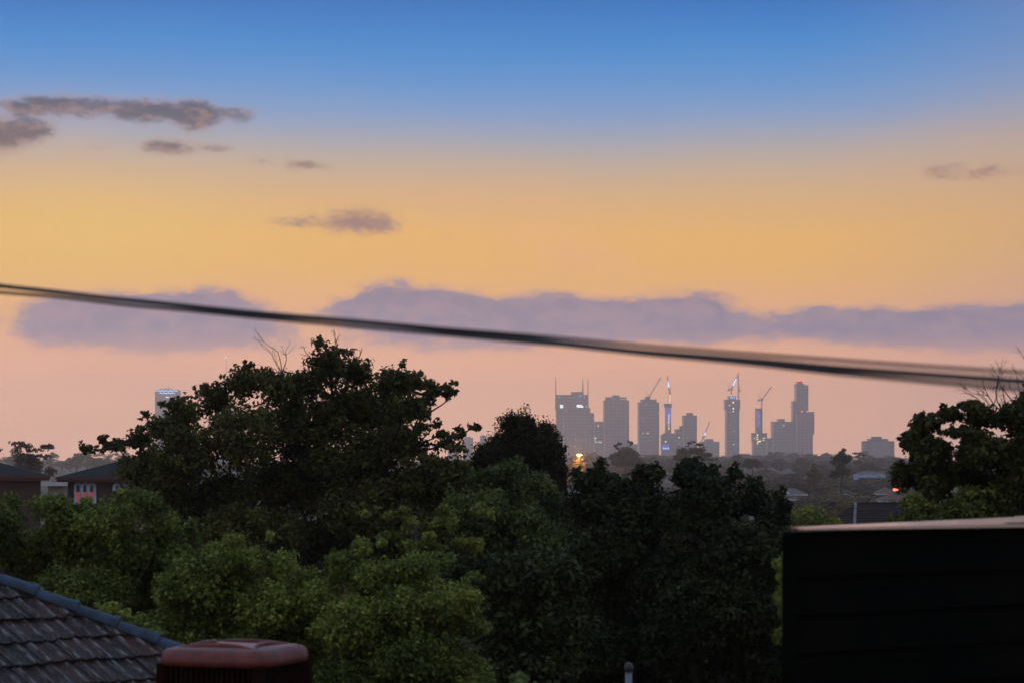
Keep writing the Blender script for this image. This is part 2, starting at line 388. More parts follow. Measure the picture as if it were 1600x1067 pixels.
def blob_tree(name, label, blobs, d, seed, mat, leaf=0.10, nleaf=60000, clump=0.30, depth=1.0, spread=0.8,
              trunk_px=None, trunk_r=0.2, tint=(0.15, 0.85), cat='tree', group=None, sparse=1.0, bare=None, bark='bark',
              shell=0.33, up=0.5, per=45, branches=14, tuft=1.0):
    """blobs: (px, py, rx, ry[, depth offset in m]) in photo pixels at distance d"""
    rnd = random.Random(seed); rng = np.random.default_rng(seed)
    s = d / F
    C = []; R = []
    for b in blobs:
        dd = b[4] if len(b) > 4 else rnd.uniform(-spread, spread)
        c = P(b[0], b[1], d); c = Vector((c.x, d + dd, c.z))
        C.append(np.array(c)); R.append(np.array((b[2] * s, 0.5 * (b[2] + b[3]) * s * depth + 0.25, b[3] * s)))
    C = np.array(C); R = np.array(R)
    px = trunk_px if trunk_px is not None else np.mean([b[0] for b in blobs])
    bx = (px - 800) * s; gz = terrain(bx, d)
    root = thing(name, label, cat, (bx, d, gz), group)
    # clumps: mostly in the outer shell of every blob
    area = np.array([r[0] * r[2] + r[0] * r[1] + r[1] * r[2] for r in R]); area /= area.sum()
    ncl = max(8, int(nleaf / per))
    which = rng.choice(len(C), size=ncl, p=area)
    v = rng.normal(size=(ncl, 3)); v /= np.linalg.norm(v, axis=1, keepdims=True)
    rr = rng.random((ncl, 1)) ** shell
    cr = clump * (0.55 + 0.8 * rng.random(ncl))
    cr = np.minimum(cr, np.array([min(r[0], r[2]) for r in R])[which] * 0.7)
    Rm = np.maximum(R[which] - cr[:, None] * 0.6, R[which] * 0.35)
    cen = C[which] + v * rr * Rm
    # tufts that stick out of the crown
    if tuft > 0:
        t = rng.random(ncl) < 0.16 * tuft
        cen[t] += v[t] * (cr[t] * 0.9)[:, None]; cr[t] *= 0.7
    # holes: drop clumps by a coarse random field
    if sparse < 1.0:
        k = rng.normal(size=(6, 3)) * 1.6 / (clump * 3); ph = rng.random(6) * 6.28
        f = np.sin(cen @ k.T + ph).sum(axis=1)
        zr = (cen[:, 2] - C[:, 2].min()) / max(.1, (C[:, 2] + R[:, 2]).max() - C[:, 2].min())
        big = np.array([b[2] > 24 for b in blobs])[which]
        keep = (f > np.quantile(f, 1 - sparse)) | (zr < .42) | ~big
        cen = cen[keep]; cr = cr[keep]; which = which[keep]; v = v[keep]
    n = len(cen)
    rad = np.stack([cr * (0.8 + 0.5 * rng.random(n)), cr, cr * (0.6 + 0.5 * rng.random(n))], axis=1)
    cnt = np.maximum(12, (per * (cr / clump) ** 1.5 * (0.8 + 0.6 * rng.random(n)))).astype(int)
    tn = tint[0] + (tint[1] - tint[0]) * rng.random(n)
    tn = np.clip(tn + (rng.random(len(C)) - .5)[which] * .45, 0, 1)
    crown = leaf_mesh('crown', cen, rad, cnt, leaf, tn, mat, root, rng, up=up)
    # trunk and boughs
    zt = float(np.mean(C[:, 2])); top = Vector((bx, d, max(gz + 1.0, min(zt, float(C[:, 2].min()) + 0.5))))
    tb = MB(); tb.tube(bent((bx, d, gz - 0.3), top, rnd, 0.05), [trunk_r * q for q in (1.25, 1, .85, .6, .3)], 8)
    tb.build('trunk', M[bark], root, smooth=True)
    dist0 = [(Vector(c) - top).length for c in C]
    for i in range(len(C)):
        if len(C) > 6 and blobs[i][2] < 7: continue
        mb = MB(); c = Vector(C[i])
        cand = [j for j in range(len(C)) if dist0[j] < dist0[i] * .92 and R[j][0] >= R[i][0] * .8 and (blobs[j][2] >= 24 or len(C) < 8)]
        j = min(cand, key=lambda q: (C[q][0] - c.x) ** 2 + (C[q][2] - c.z) ** 2 + .15 * (C[q][1] - c.y) ** 2) if cand else -1
        base = Vector(C[j]) if j >= 0 else top - Vector((0, 0, rnd.uniform(0, 0.25) * (top.z - gz)))
        r0 = trunk_r * (.16 + .20 * min(1, blobs[i][2] / 60)) * (.6 if j >= 0 else 1)
        mb.tube(bent(base, c, rnd, 0.12), [r0, r0 * .75, r0 * .55, r0 * .38, r0 * .2], 5)
        sel = [q for q in range(n) if which[q] == i][:12]
        for q in sel: mb.tube(bent(c, Vector(cen[q]), rnd, .10, 2), [r0 * .16, r0 * .12, r0 * .06], 4)
        mb.build('branch', M[bark], root)
    for (x0, y0, x1, y1, L) in (bare or []):
        a = P(x0, y0, d); b = P(x1, y1, d); mb = MB()
        twigs(mb, a, (b - a).normalized(), (b - a).length * 0.62, 0.0055 * d / 20, rnd, 3, 0.45)
        props(mb.build('branch', M['bark_grey'], root), 'bare leafless branch')
    return root

# ---- the big spreading tree left of centre
blob_tree('broad_tree', 'tallest spreading dark tree left of centre, bare twigs poking from its top against the sky',
    [(515, 572, 38, 38), (556, 582, 28, 26), (470, 598, 40, 30), (425, 606, 42, 34), (382, 598, 30, 26), (335, 622, 30, 26), (296, 646, 28, 26),
     (258, 668, 32, 24), (214, 688, 26, 20), (165, 697, 24, 9), (150, 700, 10, 9), (622, 600, 32, 26), (652, 596, 16, 20), (690, 606, 22, 11), (700, 612, 14, 10), (640, 640, 34, 26), (655, 668, 18, 14),
     (585, 640, 50, 42), (540, 640, 60, 50), (470, 665, 75, 56), (385, 680, 66, 56), (300, 706, 56, 44), (230, 728, 44, 32), (212, 738, 20, 16), (228, 762, 30, 18), (258, 790, 46, 34), (690, 830, 70, 40), (640, 700, 30, 24), (615, 690, 44, 34),
     (668, 600, 18, 12), (676, 614, 16, 9), (706, 598, 9, 6), (712, 612, 9, 6), (664, 625, 18, 12), (660, 645, 16, 14), (694, 678, 14, 8), (712, 668, 11, 7), (732, 667, 11, 7), (745, 666, 7, 5), (706, 684, 16, 8), (722, 680, 10, 6), (684, 664, 12, 8), (690, 694, 24, 12), (715, 700, 18, 9), (178, 690, 16, 10), (162, 686, 9, 7), (142, 704, 8, 4), (190, 702, 18, 9), (222, 712, 24, 14), (212, 668, 12, 9), (242, 650, 12, 8), (270, 634, 12, 10), (300, 612, 10, 10), (322, 604, 9, 7), (345, 592, 9, 7), (388, 572, 10, 8), (505, 540, 12, 8), (540, 552, 12, 10), (600, 580, 10, 8), (628, 572, 9, 8), (672, 716, 20, 14), (560, 720, 80, 60), (450, 755, 90, 60), (330, 780, 70, 50), (580, 790, 80, 50), (655, 760, 54, 40),
     (705, 745, 44, 34), (400, 830, 90, 50), (500, 850, 90, 50), (270, 755, 44, 34), (720, 790, 60, 44), (300, 850, 60, 50), (610, 860, 60, 40)],
    56, 11, M['leaf_oak'], leaf=0.11, nleaf=150000, clump=0.26, spread=1.6, trunk_px=470, trunk_r=0.38, sparse=0.95, per=40, branches=26,
    bare=[(447, 600, 412, 524, 1), (440, 585, 455, 545, 1), (495, 570, 474, 533, 1), (530, 548, 512, 529, 1), (560, 560, 566, 545, 1)])
# ---- dense rounded tree beside the city
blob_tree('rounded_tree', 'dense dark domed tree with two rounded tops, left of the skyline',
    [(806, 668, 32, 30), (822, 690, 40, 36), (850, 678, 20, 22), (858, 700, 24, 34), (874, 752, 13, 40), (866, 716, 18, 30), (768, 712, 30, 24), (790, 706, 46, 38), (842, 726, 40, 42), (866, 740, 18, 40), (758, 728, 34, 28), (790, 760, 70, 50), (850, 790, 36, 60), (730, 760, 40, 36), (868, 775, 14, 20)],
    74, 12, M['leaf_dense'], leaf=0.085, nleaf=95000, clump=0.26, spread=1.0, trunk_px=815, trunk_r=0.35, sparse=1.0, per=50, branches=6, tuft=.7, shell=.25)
blob_tree('green_tree', 'mid green leafy tree standing below the dense domed tree',
    [(800, 730, 22, 16), (770, 752, 34, 24), (830, 760, 40, 26), (868, 800, 30, 34), (790, 800, 66, 44), (730, 800, 46, 34), (850, 850, 50, 44), (760, 860, 70, 44), (890, 860, 40, 40)],
    50, 13, M['leaf_mid'], leaf=0.085, nleaf=56000, clump=0.22, spread=1.0, trunk_px=800, trunk_r=0.2, sparse=0.8, tint=(0.0, 0.85), branches=5)
# ---- dark trees in front of the skyline
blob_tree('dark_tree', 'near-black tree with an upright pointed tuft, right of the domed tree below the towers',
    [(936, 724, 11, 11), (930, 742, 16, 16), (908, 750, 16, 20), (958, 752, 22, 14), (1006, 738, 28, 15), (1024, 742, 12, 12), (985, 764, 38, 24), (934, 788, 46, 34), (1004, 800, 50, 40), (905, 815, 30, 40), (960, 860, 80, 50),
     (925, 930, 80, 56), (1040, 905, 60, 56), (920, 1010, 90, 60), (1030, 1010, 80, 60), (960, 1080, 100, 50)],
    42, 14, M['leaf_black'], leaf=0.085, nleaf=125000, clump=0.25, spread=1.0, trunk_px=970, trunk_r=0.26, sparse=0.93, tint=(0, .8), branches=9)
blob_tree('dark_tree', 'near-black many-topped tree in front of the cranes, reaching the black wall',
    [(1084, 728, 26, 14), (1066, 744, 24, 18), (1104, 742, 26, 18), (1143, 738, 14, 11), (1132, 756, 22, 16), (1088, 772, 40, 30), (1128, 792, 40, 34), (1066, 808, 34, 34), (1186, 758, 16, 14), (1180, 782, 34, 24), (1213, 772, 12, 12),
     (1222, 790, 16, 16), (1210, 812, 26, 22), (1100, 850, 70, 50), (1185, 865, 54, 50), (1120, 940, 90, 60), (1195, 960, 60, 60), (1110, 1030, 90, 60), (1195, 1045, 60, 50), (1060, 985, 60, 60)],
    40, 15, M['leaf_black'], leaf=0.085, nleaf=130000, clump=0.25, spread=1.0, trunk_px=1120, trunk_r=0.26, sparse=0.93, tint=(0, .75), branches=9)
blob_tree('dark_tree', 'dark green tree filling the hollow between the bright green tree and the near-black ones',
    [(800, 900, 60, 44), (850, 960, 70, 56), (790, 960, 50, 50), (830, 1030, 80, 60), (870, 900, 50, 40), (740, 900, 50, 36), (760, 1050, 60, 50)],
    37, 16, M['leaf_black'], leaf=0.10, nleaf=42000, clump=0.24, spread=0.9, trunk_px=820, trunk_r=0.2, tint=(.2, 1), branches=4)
# ---- the lighter trees at the lower left
blob_tree('leafy_tree', 'green tree with yellow-green tips in front of the arched windows, above the tiled roof',
    [(90, 786, 22, 16), (134, 800, 22, 14), (64, 792, 34, 22), (22, 812, 30, 22), (6, 786, 20, 16), (100, 815, 40, 26), (200, 778, 28, 17), (240, 782, 26, 18), (150, 779, 9, 6), (192, 768, 16, 7), (122, 792, 16, 7), (176, 812, 44, 32), (165, 784, 14, 10), (262, 820, 30, 22), (292, 832, 22, 18), (110, 850, 66, 44), (220, 870, 66, 44),
     (36, 870, 50, 44), (150, 920, 80, 44), (240, 925, 50, 50), (60, 940, 60, 44), (290, 880, 30, 36), (-30, 850, 50, 60), (190, 985, 60, 40), (-20, 930, 50, 40)],
    34, 17, M['leaf_light'], leaf=0.060, nleaf=125000, clump=0.18, spread=0.8, trunk_px=150, trunk_r=0.2, tint=(0, .6), branches=6, per=55)
blob_tree('leafy_tree', 'bright green bushy tree directly behind the red rooftop cooler, crown tip at its left',
    [(370, 842, 15, 17), (332, 868, 32, 22), (408, 862, 16, 12), (372, 872, 40, 24), (292, 892, 32, 24), (270, 925, 28, 30), (345, 920, 66, 44), (440, 886, 32, 22), (486, 908, 30, 26), (425, 945, 60, 44), (300, 985, 60, 50),
     (390, 1020, 80, 50), (480, 985, 60, 56), (460, 1060, 60, 40), (250, 1010, 30, 34), (414, 838, 6, 10)],
    30, 18, M['leaf_light'], leaf=0.054, nleaf=125000, clump=0.17, spread=0.7, trunk_px=380, trunk_r=0.17, tint=(0.1, 1.0), branches=5, per=55)
blob_tree('leafy_tree', 'bright green bushy tree at the bottom centre-left, right of the red cooler',
    [(562, 856, 14, 18), (540, 888, 34, 26), (520, 872, 10, 12), (590, 905, 40, 34), (650, 884, 34, 22), (686, 878, 22, 16), (640, 945, 66, 44), (706, 936, 44, 34), (742, 900, 16, 9), (728, 970, 32, 24), (755, 978, 14, 9), (560, 975, 60, 50),
     (650, 1020, 80, 50), (560, 1055, 70, 40), (715, 1050, 50, 40), (500, 935, 30, 30), (600, 846, 8, 8)],
    29, 19, M['leaf_light'], leaf=0.054, nleaf=125000, clump=0.17, spread=0.7, trunk_px=620, trunk_r=0.17, tint=(0.0, .75), branches=5, per=55)
blob_tree('sprigged_tree', 'small tree with upright yellow-green sprigs against the big dark tree',
    [(570, 803, 11, 7), (606, 805, 9, 7), (630, 800, 10, 11), (640, 822, 12, 16), (600, 838, 9, 8), (622, 838, 16, 8), (690, 796, 9, 10), (684, 824, 15, 16), (706, 812, 9, 22), (672, 838, 12, 8), (655, 852, 40, 12), (730, 850, 30, 12), (576, 846, 8, 5), (760, 800, 14, 8), (748, 795, 10, 12)],
    36, 20, M['leaf_yellow'], leaf=0.07, nleaf=16000, clump=0.14, spread=0.5, trunk_px=650, trunk_r=0.10, tint=(0, .5), branches=12, per=36)
# ---- right-hand tree with bare branches
blob_tree('spreading_tree', 'dark leafy tree at the right edge with leafless branches crossing the cable',
    [(1412, 682, 14, 9), (1424, 690, 10, 14), (1450, 662, 22, 16), (1482, 648, 22, 14), (1514, 640, 18, 14), (1516, 632, 9, 8), (1545, 652, 26, 16), (1590, 650, 30, 22), (1452, 700, 30, 26), (1436, 716, 24, 20), (1500, 712, 30, 16), (1545, 700, 50, 34),
     (1416, 744, 22, 20), (1438, 760, 16, 20), (1470, 744, 30, 34), (1620, 700, 60, 50), (1600, 750, 50, 40), (1488, 676, 26, 10), (1540, 740, 40, 20), (1640, 640, 50, 36), (1660, 780, 60, 50)],
    38, 21, M['leaf_right'], leaf=0.10, nleaf=80000, clump=0.19, spread=0.9, trunk_px=1596, trunk_r=0.2, sparse=0.80, branches=16, per=38,
    bare=[(1562, 640, 1516, 588, 1), (1565, 640, 1535, 572, 1), (1560, 650, 1512, 618, 1), (1585, 640, 1558, 562, 1), (1596, 640, 1590, 575, 1), (1552, 642, 1514, 600, 1), (1612, 640, 1606, 560, 1), (1443, 655, 1430, 644, 1), (1575, 640, 1548, 590, 1)])
blob_tree('garden_shrub', 'yellow-green autumn-tinted shrubs just above the black wall at the right',
    [(1492, 742, 16, 14), (1520, 764, 34, 20), (1566, 778, 34, 22), (1452, 790, 32, 22), (1420, 802, 22, 12), (1500, 795, 50, 24), (1600, 794, 40, 24), (1545, 812, 70, 20), (1440, 815, 50, 14)],
    44, 22, M['leaf_yellow'], leaf=0.10, nleaf=26000, clump=0.22, spread=0.7, trunk_px=1510, trunk_r=0.12, tint=(0, .35), branches=5, cat='shrub')
blob_tree('garden_shrub', 'rounded pale green bush left of the dark tiled roof, above the wall corner',
    [(1262, 802, 20, 12), (1280, 800, 16, 9), (1246, 812, 22, 12), (1275, 815, 26, 14), (1300, 818, 20, 12)],
    110, 23, M['leaf_yellow'], leaf=0.16, nleaf=9000, clump=0.35, spread=0.8, trunk_px=1268, trunk_r=0.15, tint=(0.1, .6), branches=3, cat='shrub')
blob_tree('climbing_shrub', 'light green sprigs peeping past the left edge of the black wall',
    [(1226, 884, 11, 9, .3), (1227, 937, 10, 12, .3), (1227, 1000, 8, 15, .3), (1250, 935, 12, 80, .7)],
    15.5, 24, M['leaf_light'], leaf=0.035, nleaf=5000, clump=0.05, spread=0.1, depth=.5, trunk_px=1250, trunk_r=0.03, tint=(0, .6), branches=4, cat='shrub', per=28)
blob_tree('low_shrub', 'blurred yellow-green shoots at the bottom edge, right of the bright green trees',
    [(757, 1066, 16, 14), (745, 1082, 20, 14), (775, 1084, 18, 12)],
    17, 25, M['leaf_yellow'], leaf=0.04, nleaf=3500, clump=0.06, spread=0.15, trunk_px=757, trunk_r=0.03, tint=(0, .4), branches=2, cat='shrub', per=30)
blob_tree('low_shrub', 'pair of small green shoots at the bottom edge, left of the thin grey pipe',
    [(812, 1064, 12, 12), (826, 1078, 18, 12), (800, 1084, 16, 12)],
    17, 26, M['leaf_mid'], leaf=0.04, nleaf=3000, clump=0.06, spread=0.15, trunk_px=812, trunk_r=0.03, tint=(.3, 1), branches=2, cat='shrub', per=30)
blob_tree('roofside_shrub', 'yellow-green bush tip just above the blue ridge caps of the tiled roof',
    [(168, 950, 16, 9), (188, 962, 16, 10), (150, 962, 14, 8), (225, 968, 14, 12), (245, 985, 20, 12), (180, 985, 50, 16)],
    25, 27, M['leaf_light'], leaf=0.055, nleaf=9000, clump=0.10, spread=0.3, trunk_px=190, trunk_r=0.05, tint=(.3, .9), branches=3, cat='shrub', per=35)

# ---- far trees
def far_variant(seed, kind):
    """a tree about 10 m tall at the origin; returns its root"""
    rnd = random.Random(seed); rng = np.random.default_rng(seed)
    root = thing('suburb_tree', 'far tree', 'tree', (0, 0, 0))
    cen = []; rad = []
    if kind == 'round':
        for i in range(16):
            a = rnd.uniform(0, 6.28); r = rnd.uniform(0, 3.4); z = rnd.uniform(3.0, 9.2 - r * r * 0.22)
            cen.append((r * math.cos(a), r * math.sin(a), z)); k = rnd.uniform(1.1, 2.0); rad.append((k * 1.2, k * 1.2, k * .85))
    elif kind == 'tall':
        for i in range(15):
            z = 2.2 + i * 0.52; w = 1.9 * math.sin(math.pi * min(0.97, (z - 0.8) / 10.0)) ** .7
            a = rnd.uniform(0, 6.28); cen.append((w * .6 * math.cos(a), w * .6 * math.sin(a), z)); rad.append((w * .8, w * .8, .9))
    else:   # open crowned gum: flat separate plates on bare limbs
        for i in range(11):
            a = rnd.uniform(0, 6.28); r = rnd.uniform(1.0, 4.0); z = rnd.uniform(5.6, 9.6) - r * .18
            cen.append((r * math.cos(a), r * math.sin(a), z)); k = rnd.uniform(.9, 1.7); rad.append((k * 1.35, k * 1.35, k * .42))
    n = len(cen)
    # sub-clumps for a broken outline
    C2 = []; R2 = []
    for c, r in zip(cen, rad):
        for j in range(9):
            v = rng.normal(size=3); v /= np.linalg.norm(v)
            C2.append(np.array(c) + v * np.array(r) * .8); R2.append(np.array(r) * rng.uniform(.25, .5))
    tn = rng.random(len(C2)) * .8 + .05
    leaf_mesh('crown', C2, R2, [30] * len(C2), 0.42 if kind != 'gum' else .36, tn, M['leaf_gum' if kind == 'gum' else 'leaf_far'], root, rng, up=.6, aspect=.75)
    mb = MB(); mb.tube(bent((0, 0, -.8), (rnd.uniform(-.4, .4), 0, 5.2 if kind != 'gum' else 4.6), rnd, .05), [.34, .28, .24, .2, .15], 6)
    for c in cen[:(11 if kind == 'gum' else 5)]: mb.tube(bent((0, 0, rnd.uniform(2.2, 4.2)), c, rnd, .1), [.13, .1, .08, .06, .04], 5)
    mb.build('trunk', M['bark_grey' if kind == 'gum' else 'bark'], root)
    return root
KIDS = {}
def copy_thing(src, loc, scale, rz, label, group):
    r = src.copy(); COL.objects.link(r); r.location = loc; r.scale = scale; r.rotation_euler = (0, 0, rz)
    r['label'] = label
    if group: r['group'] = group
    for ch in KIDS[src.name]:
        c = ch.copy(); COL.objects.link(c); c.parent = r
    return r
VAR = []
for i, k in enumerate(['round', 'round', 'round', 'round', 'tall', 'tall', 'gum', 'gum', 'gum']):
    v = far_variant(100 + i, k); VAR.append((k, v)); KIDS[v.name] = list(v.children)
used_src = set()
KEEP = [(1262, 1283, 751, 1120), (1284, 1302, 771, 820), (1306, 1330, 779, 760), (1386, 1405, 755, 1120), (1194, 1214, 747, 1250), (1330, 1388, 760, 1000), (1212, 1262, 790, 600), (1225, 1262, 796, 560), (1028, 1060, 753, 1050), (1143, 1166, 746, 1300), (1290, 1314, 758, 1000), (1364, 1408, 780, 700), (1372, 1430, 797, 520), (1296, 1420, 830, 180), (95, 215, 800, 150)]
def place_far(kind, px, ytop, d, wpx, label, group, rnd, name=None):
    """stand a far tree so that its top is at row ytop and it is wpx wide"""
    for (a_, b_, yf, hd) in KEEP:
        if px + wpx * .45 > a_ and px - wpx * .45 < b_ and d < hd + 25: ytop = max(ytop, yf + rnd.uniform(-1, 4))
    c = [v for k, v in VAR if k == kind]; src = c[rnd.randrange(len(c))]
    x = (px - 800) / F * d; g = terrain(x, d); top = CAMZ + (HY - ytop) / F * d
    hgt = max(4.0, top - g); width = wpx * d / F
    sz = hgt / 9.8; sx = width / (8.0 if kind != 'tall' else 4.2)
    loc = (x, d, g - 0.2)
    o = copy_thing(src, loc, (sx, sx, sz), rnd.uniform(0, 6.28), label, group)
    o.name = name or {'round': 'suburb_tree', 'tall': 'tall_tree', 'gum': 'gum_tree'}[kind]
    return o
R = random.Random(5)
MARK = [(30, 'the far left gum'), (85, 'the gap between the brick houses'), (150, 'the arched window house'), (225, 'the lone left tower'), (650, 'the broad tree'), (740, 'the pale distant block'), (830, 'the domed tree'),
        (897, 'the sign-lit tower'), (930, 'the low side wing'), (963, 'the broad flat tower'), (990, 'the gap after the flat tower'), (1014, 'the square crane tower'), (1045, 'the blue-lit core'), (1078, 'the small-capped tower'), (1110, 'the stepped block'),
        (1144, 'the twin-crane tower'), (1165, 'the gap after the twin cranes'), (1187, 'the work-lit core tower'), (1225, 'the wide plain block'), (1257, 'the tallest tower'), (1290, 'the gap past the tallest tower'), (1330, 'the dark round tree'),
        (1374, 'the pale apartment block'), (1415, 'the right-hand tree')]
LABELS_USED = {}
def belt(n, x0, x1, d0, d1, y_at, wr, kinds, text, group):
    for i in range(n):
        px = x0 + (x1 - x0) * (i + R.uniform(.1, .9)) / n; d = R.uniform(d0, d1)
        y = y_at(px) + R.uniform(-5, 6); k = R.choice(kinds); w = R.uniform(*wr) * (.6 if k == 'tall' else 1)
        mk = min(MARK, key=lambda m: abs(m[0] - px))
        side = 'below' if abs(mk[0] - px) < 6 else ('left of' if px < mk[0] else 'right of')
        size = 'narrow' if k == 'tall' else ('small' if w < wr[0] + (wr[1] - wr[0]) * .5 else 'wide')
        lb = text % (size, side, mk[1])
        if lb in LABELS_USED: lb = lb.replace(size + ' ', size + ' lower ', 1) if y > LABELS_USED[lb] else lb.replace(size + ' ', size + ' taller ', 1)
        if lb in LABELS_USED: continue
        LABELS_USED[lb] = y
        place_far(k, px, y, d, w, lb, group, R)
# horizon belt of trees, then nearer belts stepping down the slope
belt(52, 880, 1440, 2300, 2900, lambda x: 711, (26, 48), ['round', 'round', 'round', 'tall'], '%s hazy horizon tree, %s %s', 'hazy trees along the horizon')
belt(20, -60, 230, 1500, 2000, lambda x: 711, (30, 60), ['round', 'round', 'tall'], '%s hazy ridge tree, %s %s', 'hazy trees on the left ridge')
belt(6, 630, 780, 1900, 2500, lambda x: 716, (26, 44), ['round'], '%s faint tree seen through gaps, %s %s', 'hazy trees between the big trees')
belt(40, 885, 1440, 1500, 1900, lambda x: 718, (30, 54), ['round', 'round', 'tall'], '%s brown-grey upper slope tree, %s %s', 'suburb trees of the upper slope')
belt(44, 885, 1440, 1020, 1350, lambda x: 730, (34, 60), ['round', 'round', 'tall'], '%s brownish middle slope tree, %s %s', 'suburb trees of the middle slope')
belt(40, 1140, 1450, 700, 980, lambda x: 743, (36, 66), ['round', 'round', 'round', 'tall'], '%s olive brown lower slope tree, %s %s', 'suburb trees of the lower slope')
belt(4, 880, 1100, 650, 850, lambda x: 748, (44, 80), ['round', 'round'], '%s dim tree behind the near-black trees, %s %s', 'suburb trees of the lower slope')
belt(30, 1200, 1450, 480, 640, lambda x: 762, (60, 90), ['round'], '%s olive tree at the slope foot, %s %s', 'suburb trees at the slope foot')
belt(5, 620, 790, 700, 1100, lambda x: 742, (50, 80), ['round'], '%s dim tree glimpsed under boughs, %s %s', 'dim trees behind the domed tree')
belt(10, 1225, 1420, 340, 440, lambda x: 782, (40, 60), ['round'], '%s dark bushy tree low down, %s %s', 'dark trees low on the slope')
belt(6, 1225, 1330, 260, 330, lambda x: 797, (30, 44), ['round'], '%s little tree by the tiled roof, %s %s', 'small trees beside the tiled roof')
belt(22, 120, 1215, 86, 125, lambda x: 800, (150, 230), ['round'], '%s dark garden tree filling the hollow, %s %s', 'garden trees behind the near trees')
belt(22, 215, 900, 900, 1900, lambda x: 722, (40, 80), ['round', 'round', 'tall'], '%s dim hillside tree seen through foliage gaps, %s %s', 'hillside trees behind the big trees')
belt(14, 215, 1200, 260, 520, lambda x: 752, (70, 120), ['round', 'round', 'tall'], '%s dusky slope tree behind the near trees, %s %s', 'slope trees behind the near trees')
# the ones that stand out
def gum(label, blobs, d, seed, tr=.3, leaf=.3, n=5000, trunk_px=None, clump=.6, mat='leaf_gum', name='gum_tree', per=26):
    return blob_tree(name, label, blobs, d, seed, M[mat], leaf=leaf, nleaf=n, clump=clump, depth=.8, spread=1.2, trunk_px=trunk_px, trunk_r=tr, branches=12, per=per, bark='bark_grey', tuft=.3)
gum('flat-topped gum tree with layered crown at the far left above the brick houses',
    [(28, 692, 16, 5), (42, 697, 14, 6), (55, 703, 14, 4), (72, 698, 13, 5), (24, 704, 12, 6), (-6, 702, 8, 4), (40, 716, 22, 10), (66, 712, 14, 4), (52, 728, 22, 10), (78, 736, 12, 8), (30, 735, 20, 12)], 420, 41, leaf=.42, n=8000, trunk_px=38, clump=.8)
gum('small flat-crowned gum in front of the second tower from the left',
    [(962, 696, 6, 3.5), (968, 693, 5, 3), (964, 700, 6, 2.5), (960, 714, 12, 7), (966, 722, 14, 8)], 1000, 42, leaf=.5, n=4200, trunk_px=965, tr=.2, clump=.7)
gum('slanting flat gum crown between the second and third tall towers',
    [(983, 690, 6, 3), (987, 693, 4, 3), (990, 712, 13, 8), (996, 722, 14, 8)], 1000, 43, leaf=.5, n=3600, trunk_px=990, tr=.18, clump=.7)
gum('broad hazy tree mound below the second tower', [(978, 705, 15, 9), (988, 709, 12, 8), (968, 712, 12, 8), (978, 720, 22, 10)], 980, 44, leaf=.7, n=5000, trunk_px=978, clump=1.2, mat='leaf_far', name='suburb_tree')
gum('umbrella-crowned gum with thin flat plates, in front of the construction towers',
    [(1077, 692, 5, 2.4), (1083, 690, 5, 2), (1092, 694, 8, 2.6), (1074, 697, 4, 1.6)], 900, 45, leaf=.4, n=1600, trunk_px=1085, tr=.2, clump=.5)
gum('wide layered dark gum below the construction towers, drooping to the right',
    [(1070, 706, 16, 8), (1090, 704, 14, 7), (1104, 710, 12, 5), (1114, 717, 9, 3.5), (1065, 714, 14, 8), (1095, 716, 14, 6)], 880, 46, leaf=.5, n=8000, trunk_px=1080, tr=.4, clump=.9, mat='leaf_far')
gum('dark round tree with a small pointed top, left of the pale apartment block',
    [(1315, 709, 8, 6), (1318, 703, 4, 4), (1308, 716, 12, 8), (1322, 716, 11, 9), (1312, 726, 10, 7), (1302, 722, 7, 4), (1318, 736, 12, 8), (1306, 740, 12, 8)], 620, 47, leaf=.35, n=7000, trunk_px=1316, tr=.28, clump=.6, mat='leaf_oak', name='round_tree')
gum('spreading flat tree right of the dark round tree on the slope',
    [(1340, 722, 10, 4), (1356, 726, 12, 4), (1366, 730, 8, 4), (1348, 730, 10, 5)], 1080, 48, leaf=.35, n=4500, trunk_px=1350, tr=.25, clump=.6, mat='leaf_far', name='spreading_gum')
gum('thin-crowned gum just left of the pale apartment block',
    [(1336, 708, 6, 2.2), (1344, 708, 6, 2.6), (1349, 711, 5, 2), (1340, 713, 7, 2.4)], 1100, 49, leaf=.45, n=1600, trunk_px=1344, tr=.3, clump=.6)
gum('hazy domed tree at the foot of the tall twin-stepped tower',
    [(1251, 722, 10, 8), (1246, 729, 14, 8), (1258, 729, 12, 8)], 1500, 50, leaf=.8, n=4500, trunk_px=1252, clump=1.4, mat='leaf_far', name='suburb_tree')
gum('dark low tree mound under the tower with the blue-lit core',
    [(1174, 720, 12, 5), (1182, 724, 12, 6), (1168, 727, 12, 6)], 900, 51, leaf=.45, n=4500, trunk_px=1175, clump=.9, mat='leaf_far', name='suburb_tree')
gum('hazy domed tree left of the crane-topped core tower',
    [(1151, 717, 11, 8), (1157, 724, 12, 8), (1144, 726, 10, 7)], 1500, 52, leaf=.8, n=4500, trunk_px=1151, clump=1.4, mat='leaf_far', name='suburb_tree')
gum('feathery brown tree in the middle of the slope below the tall twin-stepped tower',
    [(1273, 733, 8, 7), (1272, 726, 4, 4), (1268, 742, 12, 7), (1280, 742, 8, 6), (1272, 750, 14, 8)], 700, 53, leaf=.35, n=4000, trunk_px=1272, clump=.6, mat='leaf_far', name='suburb_tree')

